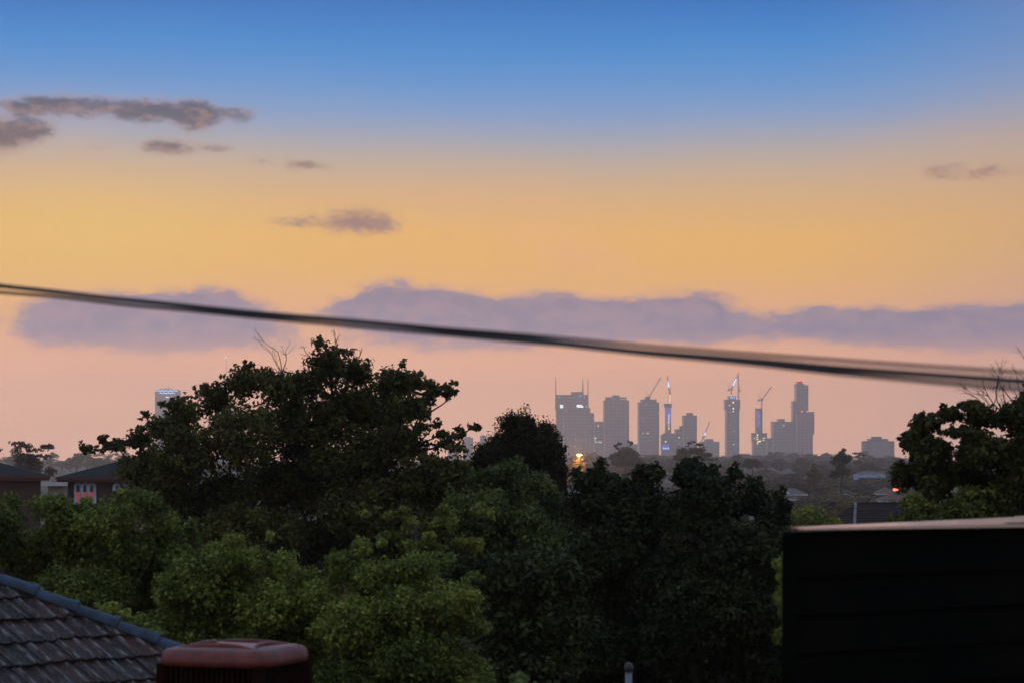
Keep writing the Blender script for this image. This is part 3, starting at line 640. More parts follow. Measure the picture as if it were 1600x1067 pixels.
# ------------------------------------------------------------------ the city
FAC = [mat_facade('facade_grey', (0.15, 0.135, 0.14), (0.02, 0.022, 0.03), 7.0, 5.0), mat_facade('facade_warm', (0.17, 0.135, 0.12), (0.03, 0.026, 0.03), 6.4, 6.0),
       mat_facade('facade_glass', (0.12, 0.12, 0.15), (0.035, 0.042, 0.07), 8.0, 3.6, .3), mat_facade('facade_pale', (0.24, 0.225, 0.24), (0.05, 0.05, 0.06), 6.0, 6.0, .5)]
M['band'] = mat_basic('floor_band_concrete', (0.44, 0.38, 0.36), rough=.8, scale=.1)
M['lit_edge'] = mat_basic('pale_lit_edge', (0.62, 0.52, 0.48), rough=.7, scale=.1)
M['concrete'] = mat_basic('raw_concrete', (0.16, 0.145, 0.14), rough=.85, scale=.2)
M['dark_metal'] = mat_basic('dark_metal', (0.05, 0.045, 0.05), rough=.5, scale=1, metal=.3)
M['crane_white'] = mat_basic('crane_paint', (0.35, 0.38, 0.42), rough=.5, scale=.5)
M['glow_white'] = mat_emit('glow_white', (.85, 1, 1), 1.7)
M['glow_yellow'] = mat_emit('glow_yellow', (1, .82, .35), 2.6)
M['glow_warm'] = mat_emit('glow_warm', (1, .8, .6), 1.0)
M['glow_dim'] = mat_emit('glow_dim', (1, .8, .62), .45)
M['glow_green'] = mat_emit('glow_green', (.6, 1, .65), 1.6)
M['glow_red'] = mat_emit('glow_red', (1, .10, .05), 4.5)
M['glow_blue'] = mat_emit('glow_blue', (.06, .10, .85), .75)
M['glow_sky'] = mat_emit('glow_sky', (.28, .55, 1.0), 3.0)
M['glow_violet'] = mat_emit('glow_violet', (.2, .2, .9), .6)
_unit = None
def unit_box():
    global _unit
    if _unit is None:
        b = MB(); b.box(-.5, .5, -.5, .5, -.5, .5); o = b.build('unit', None); _unit = o.data; bpy.data.objects.remove(o)
    return _unit
LITM = {}
def lit(root, px, py, w, h, d, mat, name='lit_window'):
    """a lit pane or lamp w x h photo pixels, standing 1 m proud of a facade at distance d"""
    if mat not in LITM:
        me = unit_box().copy(); me.materials.append(M[mat]); LITM[mat] = me
    o = bpy.data.objects.new(name, LITM[mat]); COL.objects.link(o); o.parent = root
    p = P(px, py, d - 1.6) - root_loc(root); o.location = p; o.scale = (w * d / F, 1.0, h * d / F)
    return o
def tower(name, label, boxes, d, fac, depth=34, cat='skyscraper', ledges=0, group=None):
    """boxes: (part name, x0, x1, ytop, ybottom or None, front offset m)"""
    x0 = min(b[1] for b in boxes); x1 = max(b[2] for b in boxes)
    cx = ((x0 + x1) / 2 - 800) / F * d
    root = thing(name, label, cat, (cx, d, terrain(cx, d)), group)
    for i, (pn, a, b, yt, yb, fo) in enumerate(boxes):
        zt = CAMZ + (HY - yt) / F * d; zb = (CAMZ + (HY - yb) / F * d) if yb else terrain(cx, d) - .5
        m = MB(); m.box((a - 800) / F * d, (b - 800) / F * d, d + fo, d + fo + depth - abs(fo) * .1 - i * .7, zb, zt)
        m.build(pn, FAC[fac], root)
        m = MB(); e = .5; m.box((a - 800) / F * d - e, (b - 800) / F * d + e, d + fo - e, d + fo + depth - i * .7, zt, zt + 1.4)
        m.build('parapet', M['concrete'], root)
        if x0 > 860 and yb is None and cat == 'skyscraper':
            xa, xb = (a - 800) / F * d, (b - 800) / F * d
            m = MB(); z = zt - 5
            while z > 8: m.box(xa - .3, xb + .3, d + fo - .9, d + fo - .02, z - 1.0, z); z -= 7.3
            o = m.build('floor_bands', M['band'], root); o['kind'] = 'stuff'
            if xb - xa > 12:
                m = MB(); m.box(xa - .35, xa + 1.7, d + fo - 1.6, d + fo - .92, 0, zt - .3); m.build('lit_edge_strip', M['lit_edge'], root)  # pale strip puts the lit left edge of the tower into colour
                nb = max(2, int((xb - xa) / 9)); m = MB()
                for k in range(1, nb): q = xa + (xb - xa) * k / nb; m.box(q - .35, q + .35, d + fo - 1.3, d + fo - .92, 0, zt - 2.2)
                o = m.build('facade_piers', M['band'], root); o['kind'] = 'stuff'
    rr = random.Random(int(x0 * 7 + d)); 
    if cat == 'skyscraper' and x0 > 860:      # a few dim lit offices
        for _ in range(int((x1 - x0) * .30)):
            b = rr.choice(boxes); y_ = rr.uniform(b[3] + 6, (b[4] or 712) - 2) if (b[4] or 712) - b[3] > 12 else None
            if y_: lit(root, rr.uniform(b[1] + 2, b[2] - 2), y_, rr.uniform(.6, 1.1), .6, d + b[5], rr.choice(['glow_dim', 'glow_dim', 'glow_warm']))
    return root
def antenna(root, px, y0, y1, d, r=.5, name='antenna', mat='dark_metal', dy=10):
    m = MB(); a = P(px, y1, d); b = P(px, y0, d); a.y = b.y = d + dy
    m.tube([a, a.lerp(b, .5), b], [r, r * .7, r * .35], 6); return m.build(name, M[mat], root)

D = 5500.0
t = tower('high_rise', 'wide stepped tower with antennas and glowing white signs, leftmost of the skyline group',
    [('shaft', 869, 918, 617, None, 20), ('crown', 893, 911, 612.5, 617, 18), ('front_block', 880, 928, 646, None, -6), ('shoulder', 882, 922.5, 638, 646, 0), ('side_wing', 928, 943.5, 659, None, 6)], D, 0, 40)
antenna(t, 868.6, 589, 640, D, 1.7, dy=16); antenna(t, 911, 590, 617, D, 1.9, dy=16); antenna(t, 919, 591, 640, D, 1.7, dy=16)
lit(t, 877.3, 634.5, 5.0, 5, D + 20, 'glow_white', 'lit_sign'); lit(t, 905, 634, 8, 4.2, D + 20, 'glow_white', 'lit_sign'); lit(t, 910, 635, 3, 2.6, D + 20, 'glow_white', 'lit_sign')
lit(t, 907, 618, 4.5, 4.5, D + 18, 'glow_violet', 'lit_sign'); lit(t, 916, 634.5, 1.4, 2, D + 20, 'glow_warm'); lit(t, 913.5, 619.5, 1.5, 1.5, D + 20, 'glow_warm'); lit(t, 874, 620, 1.6, 1.4, D + 20, 'glow_warm')
for (x, y, w, h, m) in [(930, 684, 3.4, 1.4, 'glow_green'), (929.5, 687, 1.6, 1.2, 'glow_green'), (931.5, 690, 2, 1.6, 'glow_green'), (936, 690.3, 1.6, 1.6, 'glow_white'), (939, 690.3, 1.6, 1.6, 'glow_green'),
                        (934.6, 665, 1.6, 1.6, 'glow_white'), (929, 703, 1, 1, 'glow_warm')]: lit(t, x, y, w, h, D + 5, m)
for (x, y, w, h, m) in [(899.5, 686.5, 1.6, 1.4, 'glow_warm'), (904.5, 687, 1.3, .9, 'glow_warm'), (910, 687, 1.3, .9, 'glow_warm'), (915, 687, 1.3, .9, 'glow_warm'), (921, 687, 1.3, .9, 'glow_warm'), (880.8, 665, 1.2, 1.2, 'glow_warm'),
                        (898, 676, .9, .9, 'glow_warm'), (898.5, 697, 2.6, .9, 'glow_warm'), (892, 671, .8, .8, 'glow_warm'), (917, 666, .8, .8, 'glow_warm'), (924, 666, .8, .8, 'glow_warm'), (893, 695, .8, .8, 'glow_warm'), (912, 677, .8, .8, 'glow_warm')]:
    lit(t, x, y, w, h, D - 7, m)
M['pale_panel'] = mat_basic('pale_panel', (0.34, 0.25, 0.20), rough=.6, scale=.3)
for (x0, x1, y0, y1) in [(880.6, 882.4, 625, 646), (883, 887, 638, 645), (893.5, 895, 632, 640)]:
    m = MB(); a = P(x0, y0, D); b = P(x1, y1, D); m.box(a.x, b.x, D - 2, D + 19, b.z, a.z); m.build('wall_panel', M['pale_panel'], t)
t = tower('high_rise', 'broad flat-topped grey tower with a small penthouse, second from the left in the skyline group',
    [('shaft', 943.8, 983, 626, None, 0), ('upper_storey', 947, 979, 621, 626, 2), ('penthouse', 957.5, 968, 618, 621, 4)], D, 1, 60)
for x, y in [(959, 623), (969.5, 623.2), (973, 623.4), (976, 623.4)]: lit(t, x, y, 1.3, 1.6, D + 2, 'glow_warm')
for x, y in [(969, 637.5), (953, 683), (975, 675)]: lit(t, x, y, .9, .9, D, 'glow_warm')
t3 = tower('high_rise', 'square grey tower with a stepped top and crane leaning right, third in the skyline',
    [('shaft', 998, 1030, 629, None, 0), ('upper_storey', 1002, 1026, 624.5, 629, 2), ('plant_room', 1009, 1016, 620.5, 624.5, 4)], D, 1, 56)
for x, y, w in [(1009.5, 631, 1.2), (1029, 646, 1.2), (1005, 654, 1.2), (1004.5, 676, 2.4), (1012, 676, 4.6), (1001, 652, .8)]: lit(t3, x, y, w, 1.2, D, 'glow_warm')
t4 = tower('core_tower', 'slim tower core lit deep blue with a column of yellow lights',
    [('core', 1040.2, 1049, 636, None, 6), ('jump_form', 1038.4, 1050, 631, 636, 4), ('podium', 1033, 1066.5, 680, None, -4), ('podium_step', 1036, 1055, 677.5, 680, 0)], D, 0, 24)
lit(t4, 1044.5, 649, 8.2, 25, D + 6, 'glow_blue', 'blue_mesh_screen')
for k, y in enumerate([648, 650.5, 653, 656, 659, 661.5, 664.5, 667.5, 670]): lit(t4, 1045 + .3 * math.sin(k), y, 1.3, 1.3, D + 4.6, 'glow_yellow')
lit(t4, 1040, 698.5, 12, 8, D - 4, 'glow_blue', 'blue_mesh_screen')
for x in (1037, 1040.3, 1044.3): lit(t4, x, 700, 1.5, 1.7, D - 5.6, 'glow_white')
lit(t4, 1040, 689.3, 1.8, 1.8, D - 4, 'glow_yellow'); lit(t4, 1061, 683, 1.6, 1.6, D - 4, 'glow_white'); lit(t4, 1061, 692, 1.4, 1.2, D - 4, 'glow_warm')
t = tower('high_rise', 'mid-height grey tower with a small cap, just right of the blue-lit core',
    [('shaft', 1067.4, 1089, 649.5, None, 0), ('cap', 1074, 1083, 645.5, 649.5, 3), ('side_wing', 1055.4, 1067.4, 671, None, 4), ('side_step', 1063, 1067.4, 666, 671, 6)], D, 1, 40)
lit(t, 1073.5, 683, 1.2, 1.2, D, 'glow_warm')
t = tower('high_rise', 'low stepped grey block with raised centre, between capped tower and tall crane tower',
    [('wing', 1095, 1124, 690.5, None, 0), ('centre', 1102, 1114.5, 686.5, None, -2)], D, 3, 36)
t7 = tower('construction_tower', 'tall tower under construction with a wider screened crown and twin cranes on top',
    [('shaft', 1134.8, 1155.2, 640, None, 0), ('screened_crown', 1132.8, 1156.4, 625, 640, -3), ('core_top', 1139, 1150, 619.5, 625, 2)], D, 2, 40)
for x, y in [(1145.5, 627.5), (1145.7, 629.3), (1145.4, 637.5), (1146.2, 638.3), (1145.5, 642.5), (1139.5, 632.5)]: lit(t7, x, y, 1.5, 1.2, D - 3, 'glow_yellow')
for x in (1142, 1144.5, 1147.5): lit(t7, x, 620.6, 1.5, 1.3, D + 2, 'glow_sky')
lit(t7, 1145, 622.6, 7, 2.2, D + 2, 'glow_violet'); lit(t7, 1142.5, 617.5, 2, 1.2, D + 2, 'glow_yellow'); lit(t7, 1146.3, 673.5, 1.2, 1.4, D, 'glow_warm'); lit(t7, 1146.3, 694, 1.4, 1.4, D, 'glow_white')
t8 = tower('construction_tower', 'slim core above a wider unfinished block, blue strip at left, yellow work lights',
    [('core', 1182.4, 1192, 638.5, None, 8), ('unfinished_floors', 1175.6, 1198.4, 677, 690, -2), ('lower_block', 1176.6, 1197.6, 690, None, 0)], D, 0, 34)
lit(t8, 1184.6, 654, 3.8, 26, D + 8, 'glow_blue', 'blue_mesh_screen')
for x, y in [(1187.3, 649.5), (1187.5, 660), (1187.8, 668)]: lit(t8, x, y, 1.2, 1.2, D + 7, 'glow_warm')
for x, y, w in [(1183.5, 679, 2), (1183.2, 682.5, 1.6), (1183.4, 686, 2.2), (1185, 689.5, 3.4), (1187.6, 689, 2.2), (1193, 687.5, 1.2), (1192.6, 684, 1), (1183.4, 692.5, 1.4), (1195, 684, .9), (1179, 684, .8)]: lit(t8, x, y, w, 1.5, D - 3, 'glow_yellow')
t = tower('high_rise', 'wide plain grey block with square plant room and thin mast at left corner',
    [('shaft', 1208.7, 1243, 659, None, 14), ('plant_room', 1218.5, 1227.5, 655, 659, 16), ('low_wing', 1200.5, 1208.7, 685, None, 18)], D, 1, 50)
antenna(t, 1208.8, 650.5, 680, D, .6, dy=15); lit(t, 1224.3, 664.5, 2.6, 1.4, D + 14, 'glow_warm'); lit(t, 1231, 685.5, 1, 1, D + 14, 'glow_warm')
t = tower('high_rise', 'tallest tower of the skyline with a narrow crown and red lights on top',
    [('upper_shaft', 1245, 1264.2, 602, None, 14), ('upper_shoulder', 1245, 1258, 600, 602, 14.6), ('crown', 1248, 1255.2, 595.4, 600, 16), ('left_shaft', 1239.8, 1248, 627, None, 12)], D, 2, 40)
for x in (1246.4, 1250.5, 1254.4): lit(t, x, 594.3, 1.9, 1.9, D + 12, 'glow_red', 'beacon')
t = tower('high_rise', 'slab tower standing in front of the tallest tower, slightly wider at its right shoulder',
    [('shaft', 1243.6, 1269.6, 644.5, None, -6), ('right_shoulder', 1261, 1271.8, 644, 678, -8)], D, 1, 18)
for x in (1253, 1261): lit(t, x, 642.6, 1.8, 1.2, D - 6, 'glow_red', 'beacon')
for x in (1246.2, 1250.2):
    m = MB(); a = P(x - .5, 650, D); b = P(x + .5, 718, D); m.box(a.x, b.x, D - 7.2, D - 5, b.z, a.z); m.build('facade_fin', M['pale_panel'], t)
lowb = [(1264, 1277, 710), (1157, 1171.5, 709), (1124, 1132.5, 714), (1285, 1300, 711.5), (984, 996, 694.5), (1129, 1134, 712), (1198, 1204, 714), (700, 716, 704), (1090, 1096, 700), (1320, 1335, 713)]
LL = ['low hazy block at the right foot of the tallest tower', 'low hazy block right of the twin-crane tower', 'small low block left of the twin-crane tower', 'low hazy block standing alone in the gap right of the tallest tower',
      'small block between the broad flat tower and the square crane tower', 'tiny low block touching the twin-crane tower', 'tiny low block right of the work-lit core tower', 'faint low block seen through foliage left of the domed tree',
      'low block left of the stepped block', 'low faint block left of the pale apartment block']
for (a, b, y), l in zip(lowb, LL): tower('low_block', l, [('shaft', a, b, y, None, 0)], D - 150, 3, 30, cat='building')
t = tower('high_rise', 'pale distant block between the broad tree and the domed tree', [('shaft', 724, 739, 684.5, None, 0), ('cap', 727, 735, 683, 684.5, 2)], D, 3, 30)
t = tower('high_rise', 'narrow distant block touching the domed tree, one white light on top', [('shaft', 750, 760, 681.5, None, 0), ('cap', 752, 757, 680, 681.5, 2)], D, 3, 30)
lit(t, 759, 679, 2, 2, D, 'glow_white', 'rooftop_light')
t = tower('high_rise', 'lone tower at the left with a blue-white lit crown, rising behind the broad tree',
    [('shaft', 242, 278, 612, None, 0), ('crown', 243, 277, 609.5, 612, 3)], D, 3, 50)
for k in range(12): lit(t, 244 + k * 2.9, 610.2 + .2 * math.sin(k * 3), 2.2, 1.1, D, 'glow_sky', 'crown_light')
for k in range(8): lit(t, 250.5 + k * 3.1, 613.4 + .9 * (k % 2), 2.2, 1.3, D, 'glow_sky', 'crown_light')
for k in range(9):
    m = MB(); x = 250 + k * 2.2 + .4 * math.sin(k * 5); h = [2, 3, 2.2, 4, 3, 2, 5.4, 3.2, 2.4][k]; a = P(x, 609, D); m.box(a.x - .9, a.x + .9, D + 8, D + 10, a.z - 1, a.z + h * D / F); m.build('roof_mast', M['crane_white'], t)
lit(t, 261.5, 620, 5, 1.1, D, 'glow_white', 'lit_sign')
t = tower('spire_tower', 'thin lone spire rising out of the top of the broad tree at the left', [('shaft', 338, 366, 640, None, 0)], D, 2, 40)
antenna(t, 352.7, 559, 640, D, 1.2, 'spire', 'crane_white'); lit(t, 352.7, 558.5, 1.6, 1.6, D + 8, 'glow_sky', 'beacon')
# pale apartment block on the right, nearer: floors stand out as slabs
DB = 3900.0
t = tower('apartment_block', 'pale blue-grey apartment block with stepped roof and rows of balconies, right of the skyline',
    [('shaft', 1351.5, 1397, 690, None, 0), ('upper_storey', 1360, 1387, 686.5, None, -3), ('plant_room', 1367, 1377.5, 683, 686.5, 2)], DB, 3, 40, cat='building')
for k in range(11):
    y = 691.5 + k * 2.35; a = P(1351, y, DB); b = P(1397.5, y, DB)
    m = MB(); m.box(a.x, b.x, DB - 4.6, DB + 2, a.z - .35, a.z + .75); m.build('balcony_slab', M['crane_white'], t)
lit(t, 1366.5, 717, 3.4, 2.6, DB - 8, 'glow_white', 'floodlight')
for (x, y) in [(1364, 694), (1366, 701), (1380, 697), (1390, 706)]: lit(t, x, y, .9, .9, DB - 5, 'glow_warm')
t = tower('low_block', 'low block with two small white lights at the foot of the wide plain grey block', [('shaft', 1231, 1242, 713.5, None, 0)], D - 120, 3, 20, cat='building')
lit(t, 1235.5, 715.5, 1.4, 1.4, D - 121, 'glow_white'); lit(t, 1238.3, 715.5, 1.4, 1.4, D - 121, 'glow_white')

def lattice(mb, a, b, w, n, r, side=Vector((0, 1, 0))):
    a = Vector(a); b = Vector(b); t = (b - a).normalized(); u = t.cross(side).normalized() * w / 2; v = side.normalized() * w / 2
    cs = [u + v, u - v, -u - v, -u + v]
    for c in cs: mb.tube([a + c, b + c], r, 4)
    for i in range(n):
        p = a.lerp(b, i / n); q = a.lerp(b, (i + 1) / n)
        for k in range(4): mb.tube([p + cs[k], q + cs[(k + 1) % 4]], r * .6, 3)
def crane(label, base, slew, tip, tail, aframe, d, mat='dark_metal', red=True, group='tower cranes on the skyline', rope=True, litjib=None, w=2.4):
    """points are photo (px, py)"""
    b = P(*base, d); s = P(*slew, d); tp = P(*tip, d); tl = P(*tail, d); af = P(*aframe, d)
    root = thing('tower_crane', label, 'crane', b, group)
    m = MB(); lattice(m, b, s, w, 8, .42); m.build('mast', M[mat], root)
    m = MB(); lattice(m, s, tp, w * .8, 12, .40); m.build('jib', M[mat], root)
    m = MB(); m.box(min(s.x, tl.x) - .5, max(s.x, tl.x) + .5, d - 1.5, d + 1.5, tl.z - 1, tl.z + 1.4); m.build('counter_jib', M[mat], root)
    m = MB(); m.box(tl.x - 2.2, tl.x + 2.2, d - 2, d + 2, tl.z - 3.4, tl.z - .4); m.build('counterweight', M['concrete'], root)
    m = MB(); m.tube([s, af], .4, 4); m.tube([tl, af], .3, 4); m.build('a_frame', M[mat], root)
    m = MB(); m.box(s.x + .6, s.x + 3.2, d - 3.4, d - .8, s.z - 1.5, s.z + 1.6); m.build('cab', M['crane_white'], root)
    m = MB(); m.tube([af, tp], .16, 3); m.build('stay_rope', M[mat], root)
    if rope:
        m = MB(); e = tp.copy(); e.z -= 8; m.tube([tp, e], .25, 3); m.box(e.x - .8, e.x + .8, d - .8, d + .8, e.z - 1.6, e.z); m.build('hook_block', M[mat], root)
    if red:
        m = MB(); m.box(tp.x - 1.6, tp.x + 1.6, d - 1.6, d + 1.6, tp.z, tp.z + 2.6); m.build('beacon', M['glow_red'], root)
    if litjib:
        q = s.lerp(tp, litjib[0]); q2 = s.lerp(tp, litjib[1]); m = MB(); m.tube([q + Vector((0, -3, 0)), q2 + Vector((0, -3, 0))], [2.2, .9], 5); m.build('jib_lights', M['glow_sky'], root)
    return root
crane('luffing crane leaning right on top of the square third tower', (1012, 624), (1014, 620), (1033, 589), (1010, 620), (1009.5, 612), D + 20, red=False)
c = crane('steep upright crane above the blue-lit core with pale lights along its jib', (1046.5, 633), (1046, 614), (1042.8, 587), (1047.5, 613), (1047.5, 606), D + 14, red=False, rope=False, litjib=(.35, .7))
for k in range(6): lit(c, 1046.4 + .4 * (k % 2), 617 + k * 2.6, 1.4, 1.5, D + 10, 'glow_yellow', 'mast_light')
crane('small pale crane leaning right above the low stepped block', (1096, 690), (1100, 681), (1109, 658), (1098.5, 682), (1099.5, 676), D + 10, 'crane_white', red=False, rope=False, litjib=(.05, .25), w=1.6)
crane('left crane of the pair on the tall construction tower, pale lit jib', (1142.6, 620), (1143, 608), (1151.5, 588), (1138, 608.6), (1138.6, 601), D + 12, red=False, rope=False, litjib=(.3, .85))
c = crane('taller right crane of the pair on the tall construction tower, red light at its tip', (1153.8, 626), (1153.8, 609), (1153.2, 581), (1155.8, 609.5), (1156, 602), D + 16, rope=False)
crane('crane leaning right on the work-lit core tower, red light at its tip', (1190, 640), (1190.4, 624), (1206, 603), (1185, 624.3), (1186, 616), D + 12)

# sports-ground floodlight with orange glow, at the left foot of the skyline
M['glow_orange'] = mat_emit('glow_orange', (1, .55, .16), 4)
DL = 1150.0
fl = thing('floodlight_mast', 'lit orange lamp on a post among trees at the left foot of the skyline', 'street lamp', P(905, 735, DL))
m = MB(); m.tube([P(905, 742, DL), P(905, 711, DL)], [.16, .1], 6); m.build('post', M['dark_metal'], fl)
for x in (903.2, 907): m = MB(); a = P(x, 710.5, DL); m.box(a.x - .42, a.x + .42, DL - .4, DL + .2, a.z - .3, a.z + .45); m.build('lamp_head', M['glow_orange'], fl)
ld = bpy.data.lights.new('lamp_glow', 'POINT'); ld.energy = 42000; ld.color = (1, .42, .08); ld.shadow_soft_size = .4
lo = bpy.data.objects.new('lamp_glow', ld); COL.objects.link(lo); lo.parent = fl; lo.location = P(905, 711, DL - 2.5) - Vector(fl.location)
place_far('round', 903, 713.5, DL + 5.5, 22, 'round tree lit orange by the lamp behind it', None, R)

for k, v in VAR:      # the prototypes themselves
    for c in list(v.children): bpy.data.objects.remove(c)
    bpy.data.objects.remove(v)
# ------------------------------------------------------------------ houses in the suburb
M['roof_blue'] = mat_basic('blue_roof_metal', (0.20, 0.34, 0.72), rough=.35, scale=.6, metal=.2)
M['roof_grey'] = mat_basic('grey_roof', (0.10, 0.10, 0.115), rough=.7, scale=.6)
M['roof_brown'] = mat_basic('brown_roof_tiles', (0.11, 0.07, 0.06), rough=.8, scale=.6)
M['paint_blue'] = mat_basic('pale_blue_paint', (0.32, 0.48, 0.85), rough=.5, scale=.5)
M['paint_white'] = mat_basic('white_paint', (0.55, 0.58, 0.62), rough=.5, scale=.5)
M['wall_cream'] = mat_basic('cream_render', (0.28, 0.25, 0.235), rough=.8, scale=.4)
M['wall_brown'] = mat_basic('brown_wall', (0.13, 0.10, 0.085), rough=.8, scale=.4)
M['glass_dark'] = mat_basic('dark_window_glass', (0.03, 0.035, 0.045), rough=.12, scale=.3)
def hip_roof(mb, x0, x1, y0, y1, z0, z1, th=.18, ridge=True):
    cy = (y0 + y1) / 2; h = (y1 - y0) / 2; rx0 = min(x0 + h, (x0 + x1) / 2); rx1 = max(x1 - h, (x0 + x1) / 2)
    vs = [(x0, y0, z0), (x1, y0, z0), (x1, y1, z0), (x0, y1, z0), (rx0, cy, z1), (rx1 + .01, cy, z1),
          (x0, y0, z0 - th), (x1, y0, z0 - th), (x1, y1, z0 - th), (x0, y1, z0 - th)]
    mb.add(vs, [(0, 1, 5, 4), (1, 2, 5), (2, 3, 4, 5), (3, 0, 4), (0, 6, 7, 1), (1, 7, 8, 2), (2, 8, 9, 3), (3, 9, 6, 0), (6, 9, 8, 7)])
def far_house(label, px0, px1, y_eave, y_ridge, y_foot, d, wall, roof, deep=9.0, name='suburban_house', over=.5, windows=True, group=None):
    a = P(px0, y_eave, d); b = P(px1, y_ridge, d); f = P(px0, y_foot, d)
    root = thing(name, label, 'house', ((a.x + b.x) / 2, d, terrain((a.x + b.x) / 2, d)), group)
    m = MB(); m.box(a.x + over, b.x - over, d + over, d + deep - over, min(f.z, root.location.z) - .3, a.z - .02); m.build('wall', M[wall], root)
    m = MB(); hip_roof(m, a.x, b.x, d, d + deep, a.z, b.z); m.build('roof', M[roof], root)
    m = MB(); m.box(a.x - .06, b.x + .06, d - .16, d - .02, a.z - .24, a.z + .02); m.build('gutter', M['paint_white'], root)
    if windows:
        n = max(2, int((b.x - a.x) / 3.5))
        for k in range(n):
            cx = a.x + (b.x - a.x) * (k + .5) / n
            m = MB(); m.box(cx - .7, cx + .7, d + over - .1, d + over + .04, a.z - 1.9, a.z - .7); m.build('window', M['glass_dark'], root)
    return root
h = far_house('pale blue house with deep verandah opening and grey hip roof on the suburb slope', 1336, 1382, 742, 735.5, 760, 1000, 'paint_blue', 'roof_grey', 8, windows=False)
d = 1000
for (x0, x1, y0, y1, mt, nm, pr) in [(1334.5, 1383, 741.5, 745.5, 'paint_blue', 'verandah_fascia', 1.2), (1335, 1341, 745.5, 752, 'paint_blue', 'verandah_pillar', 1.0), (1375.5, 1382, 745.5, 752, 'paint_blue', 'verandah_pillar', 1.0),
                             (1349, 1366, 757.5, 761, 'paint_white', 'garden_wall', 1.4), (1342, 1375, 746.5, 757, 'wall_brown', 'recess_wall', .2), (1349, 1362, 741, 742.6, 'paint_white', 'roof_light', 1.3)]:
    m = MB(); a = P(x0, y0, d); b = P(x1, y1, d); m.box(a.x, b.x, d - pr, d + .6, b.z, a.z); m.build(nm, M[mt], h)
m = MB(); a = P(1370, 740.5, d); b = P(1379, 743.3, d); m.tube([a + Vector((0, -1.5, 0)), b + Vector((0, -1.5, 0))], .25, 4)
m.build('highlight_strip', M['paint_white'], h)  # white strip stands in for a bright highlight below the roof
far_house('small house with a bright blue pyramid roof just right of the near-black trees', 1217, 1239, 759, 751.5, 766, 1000, 'wall_brown', 'roof_blue', 4, over=.3, windows=False)
far_house('small blue-roofed annexe right of the bright blue pyramid roof', 1238, 1246, 757, 753.5, 760, 1004, 'wall_brown', 'roof_blue', 3, over=.2, windows=False)
h = far_house('grey hip-roofed house with pale gable edge, below the blue pyramid roof', 1224, 1262, 772, 762, 795, 620, 'wall_cream', 'roof_grey', 6, over=.3)
m = MB(); m.tube([P(1224, 767, 619), P(1233, 770.5, 619)], .2, 5); m.build('bright_barge_board', mat_basic('bright_white_paint', (.8, .85, .9), rough=.4), h)
far_house('pale-walled house at the right edge of the near-black trees, above the wall corner', 1230, 1256, 780, 776, 796, 560, 'paint_blue', 'roof_grey', 5, over=.3)
far_house('pale-roofed house framed between the two near-black trees', 1030, 1060, 741, 738, 754, 1050, 'wall_cream', 'roof_grey', 6)
far_house('low pale house glimpsed over the near-black trees right of the cranes', 1143, 1166, 738, 735, 748, 1300, 'paint_blue', 'roof_grey', 6)
far_house('faint grey-roofed house left of the pale blue house', 1293, 1312, 752, 746, 758, 1020, 'wall_brown', 'roof_grey', 6)
h = far_house('brown-red roofed house with a tiny red light, below the pale blue house', 1368, 1404, 771, 760, 782, 700, 'wall_brown', 'roof_brown', 7)
m = MB(); a = P(1399, 764.5, 699); m.box(a.x - .7, a.x + .7, 698, 698.8, a.z - .3, a.z + .3); m.build('red_light', M['glow_red'], h)
far_house('long brown-roofed house just above the dark tiled roof', 1372, 1430, 782, 770, 800, 520, 'wall_brown', 'roof_brown', 7)
far_house('pale grey roofed house with white eaves, right of the brown roofs', 1352, 1370, 775, 771, 782, 720, 'wall_cream', 'roof_grey', 4)

for (x0, x1, ye, yr, yf, d_, wl, rf, lb) in [(1264, 1281, 745, 741, 750, 1120, 'wall_cream', 'roof_grey', 'small cream house right of the blue pyramid roof, high on the slope'),
        (1286, 1300, 764, 760, 770, 820, 'wall_cream', 'roof_brown', 'little brown-roofed cream house in the middle of the slope'),
        (1308, 1328, 771, 766, 778, 760, 'wall_brown', 'roof_grey', 'low grey-roofed house left of the dark tiled roof ridge'),
        (1388, 1403, 748, 743, 754, 1120, 'wall_cream', 'roof_brown', 'small brown-roofed house right of the pale blue house'),
        (1196, 1212, 741, 737, 746, 1250, 'wall_cream', 'roof_grey', 'tiny pale house above the right shoulder of the near-black trees')]:
    far_house(lb, x0, x1, ye, yr, yf, d_, wl, rf, 7)

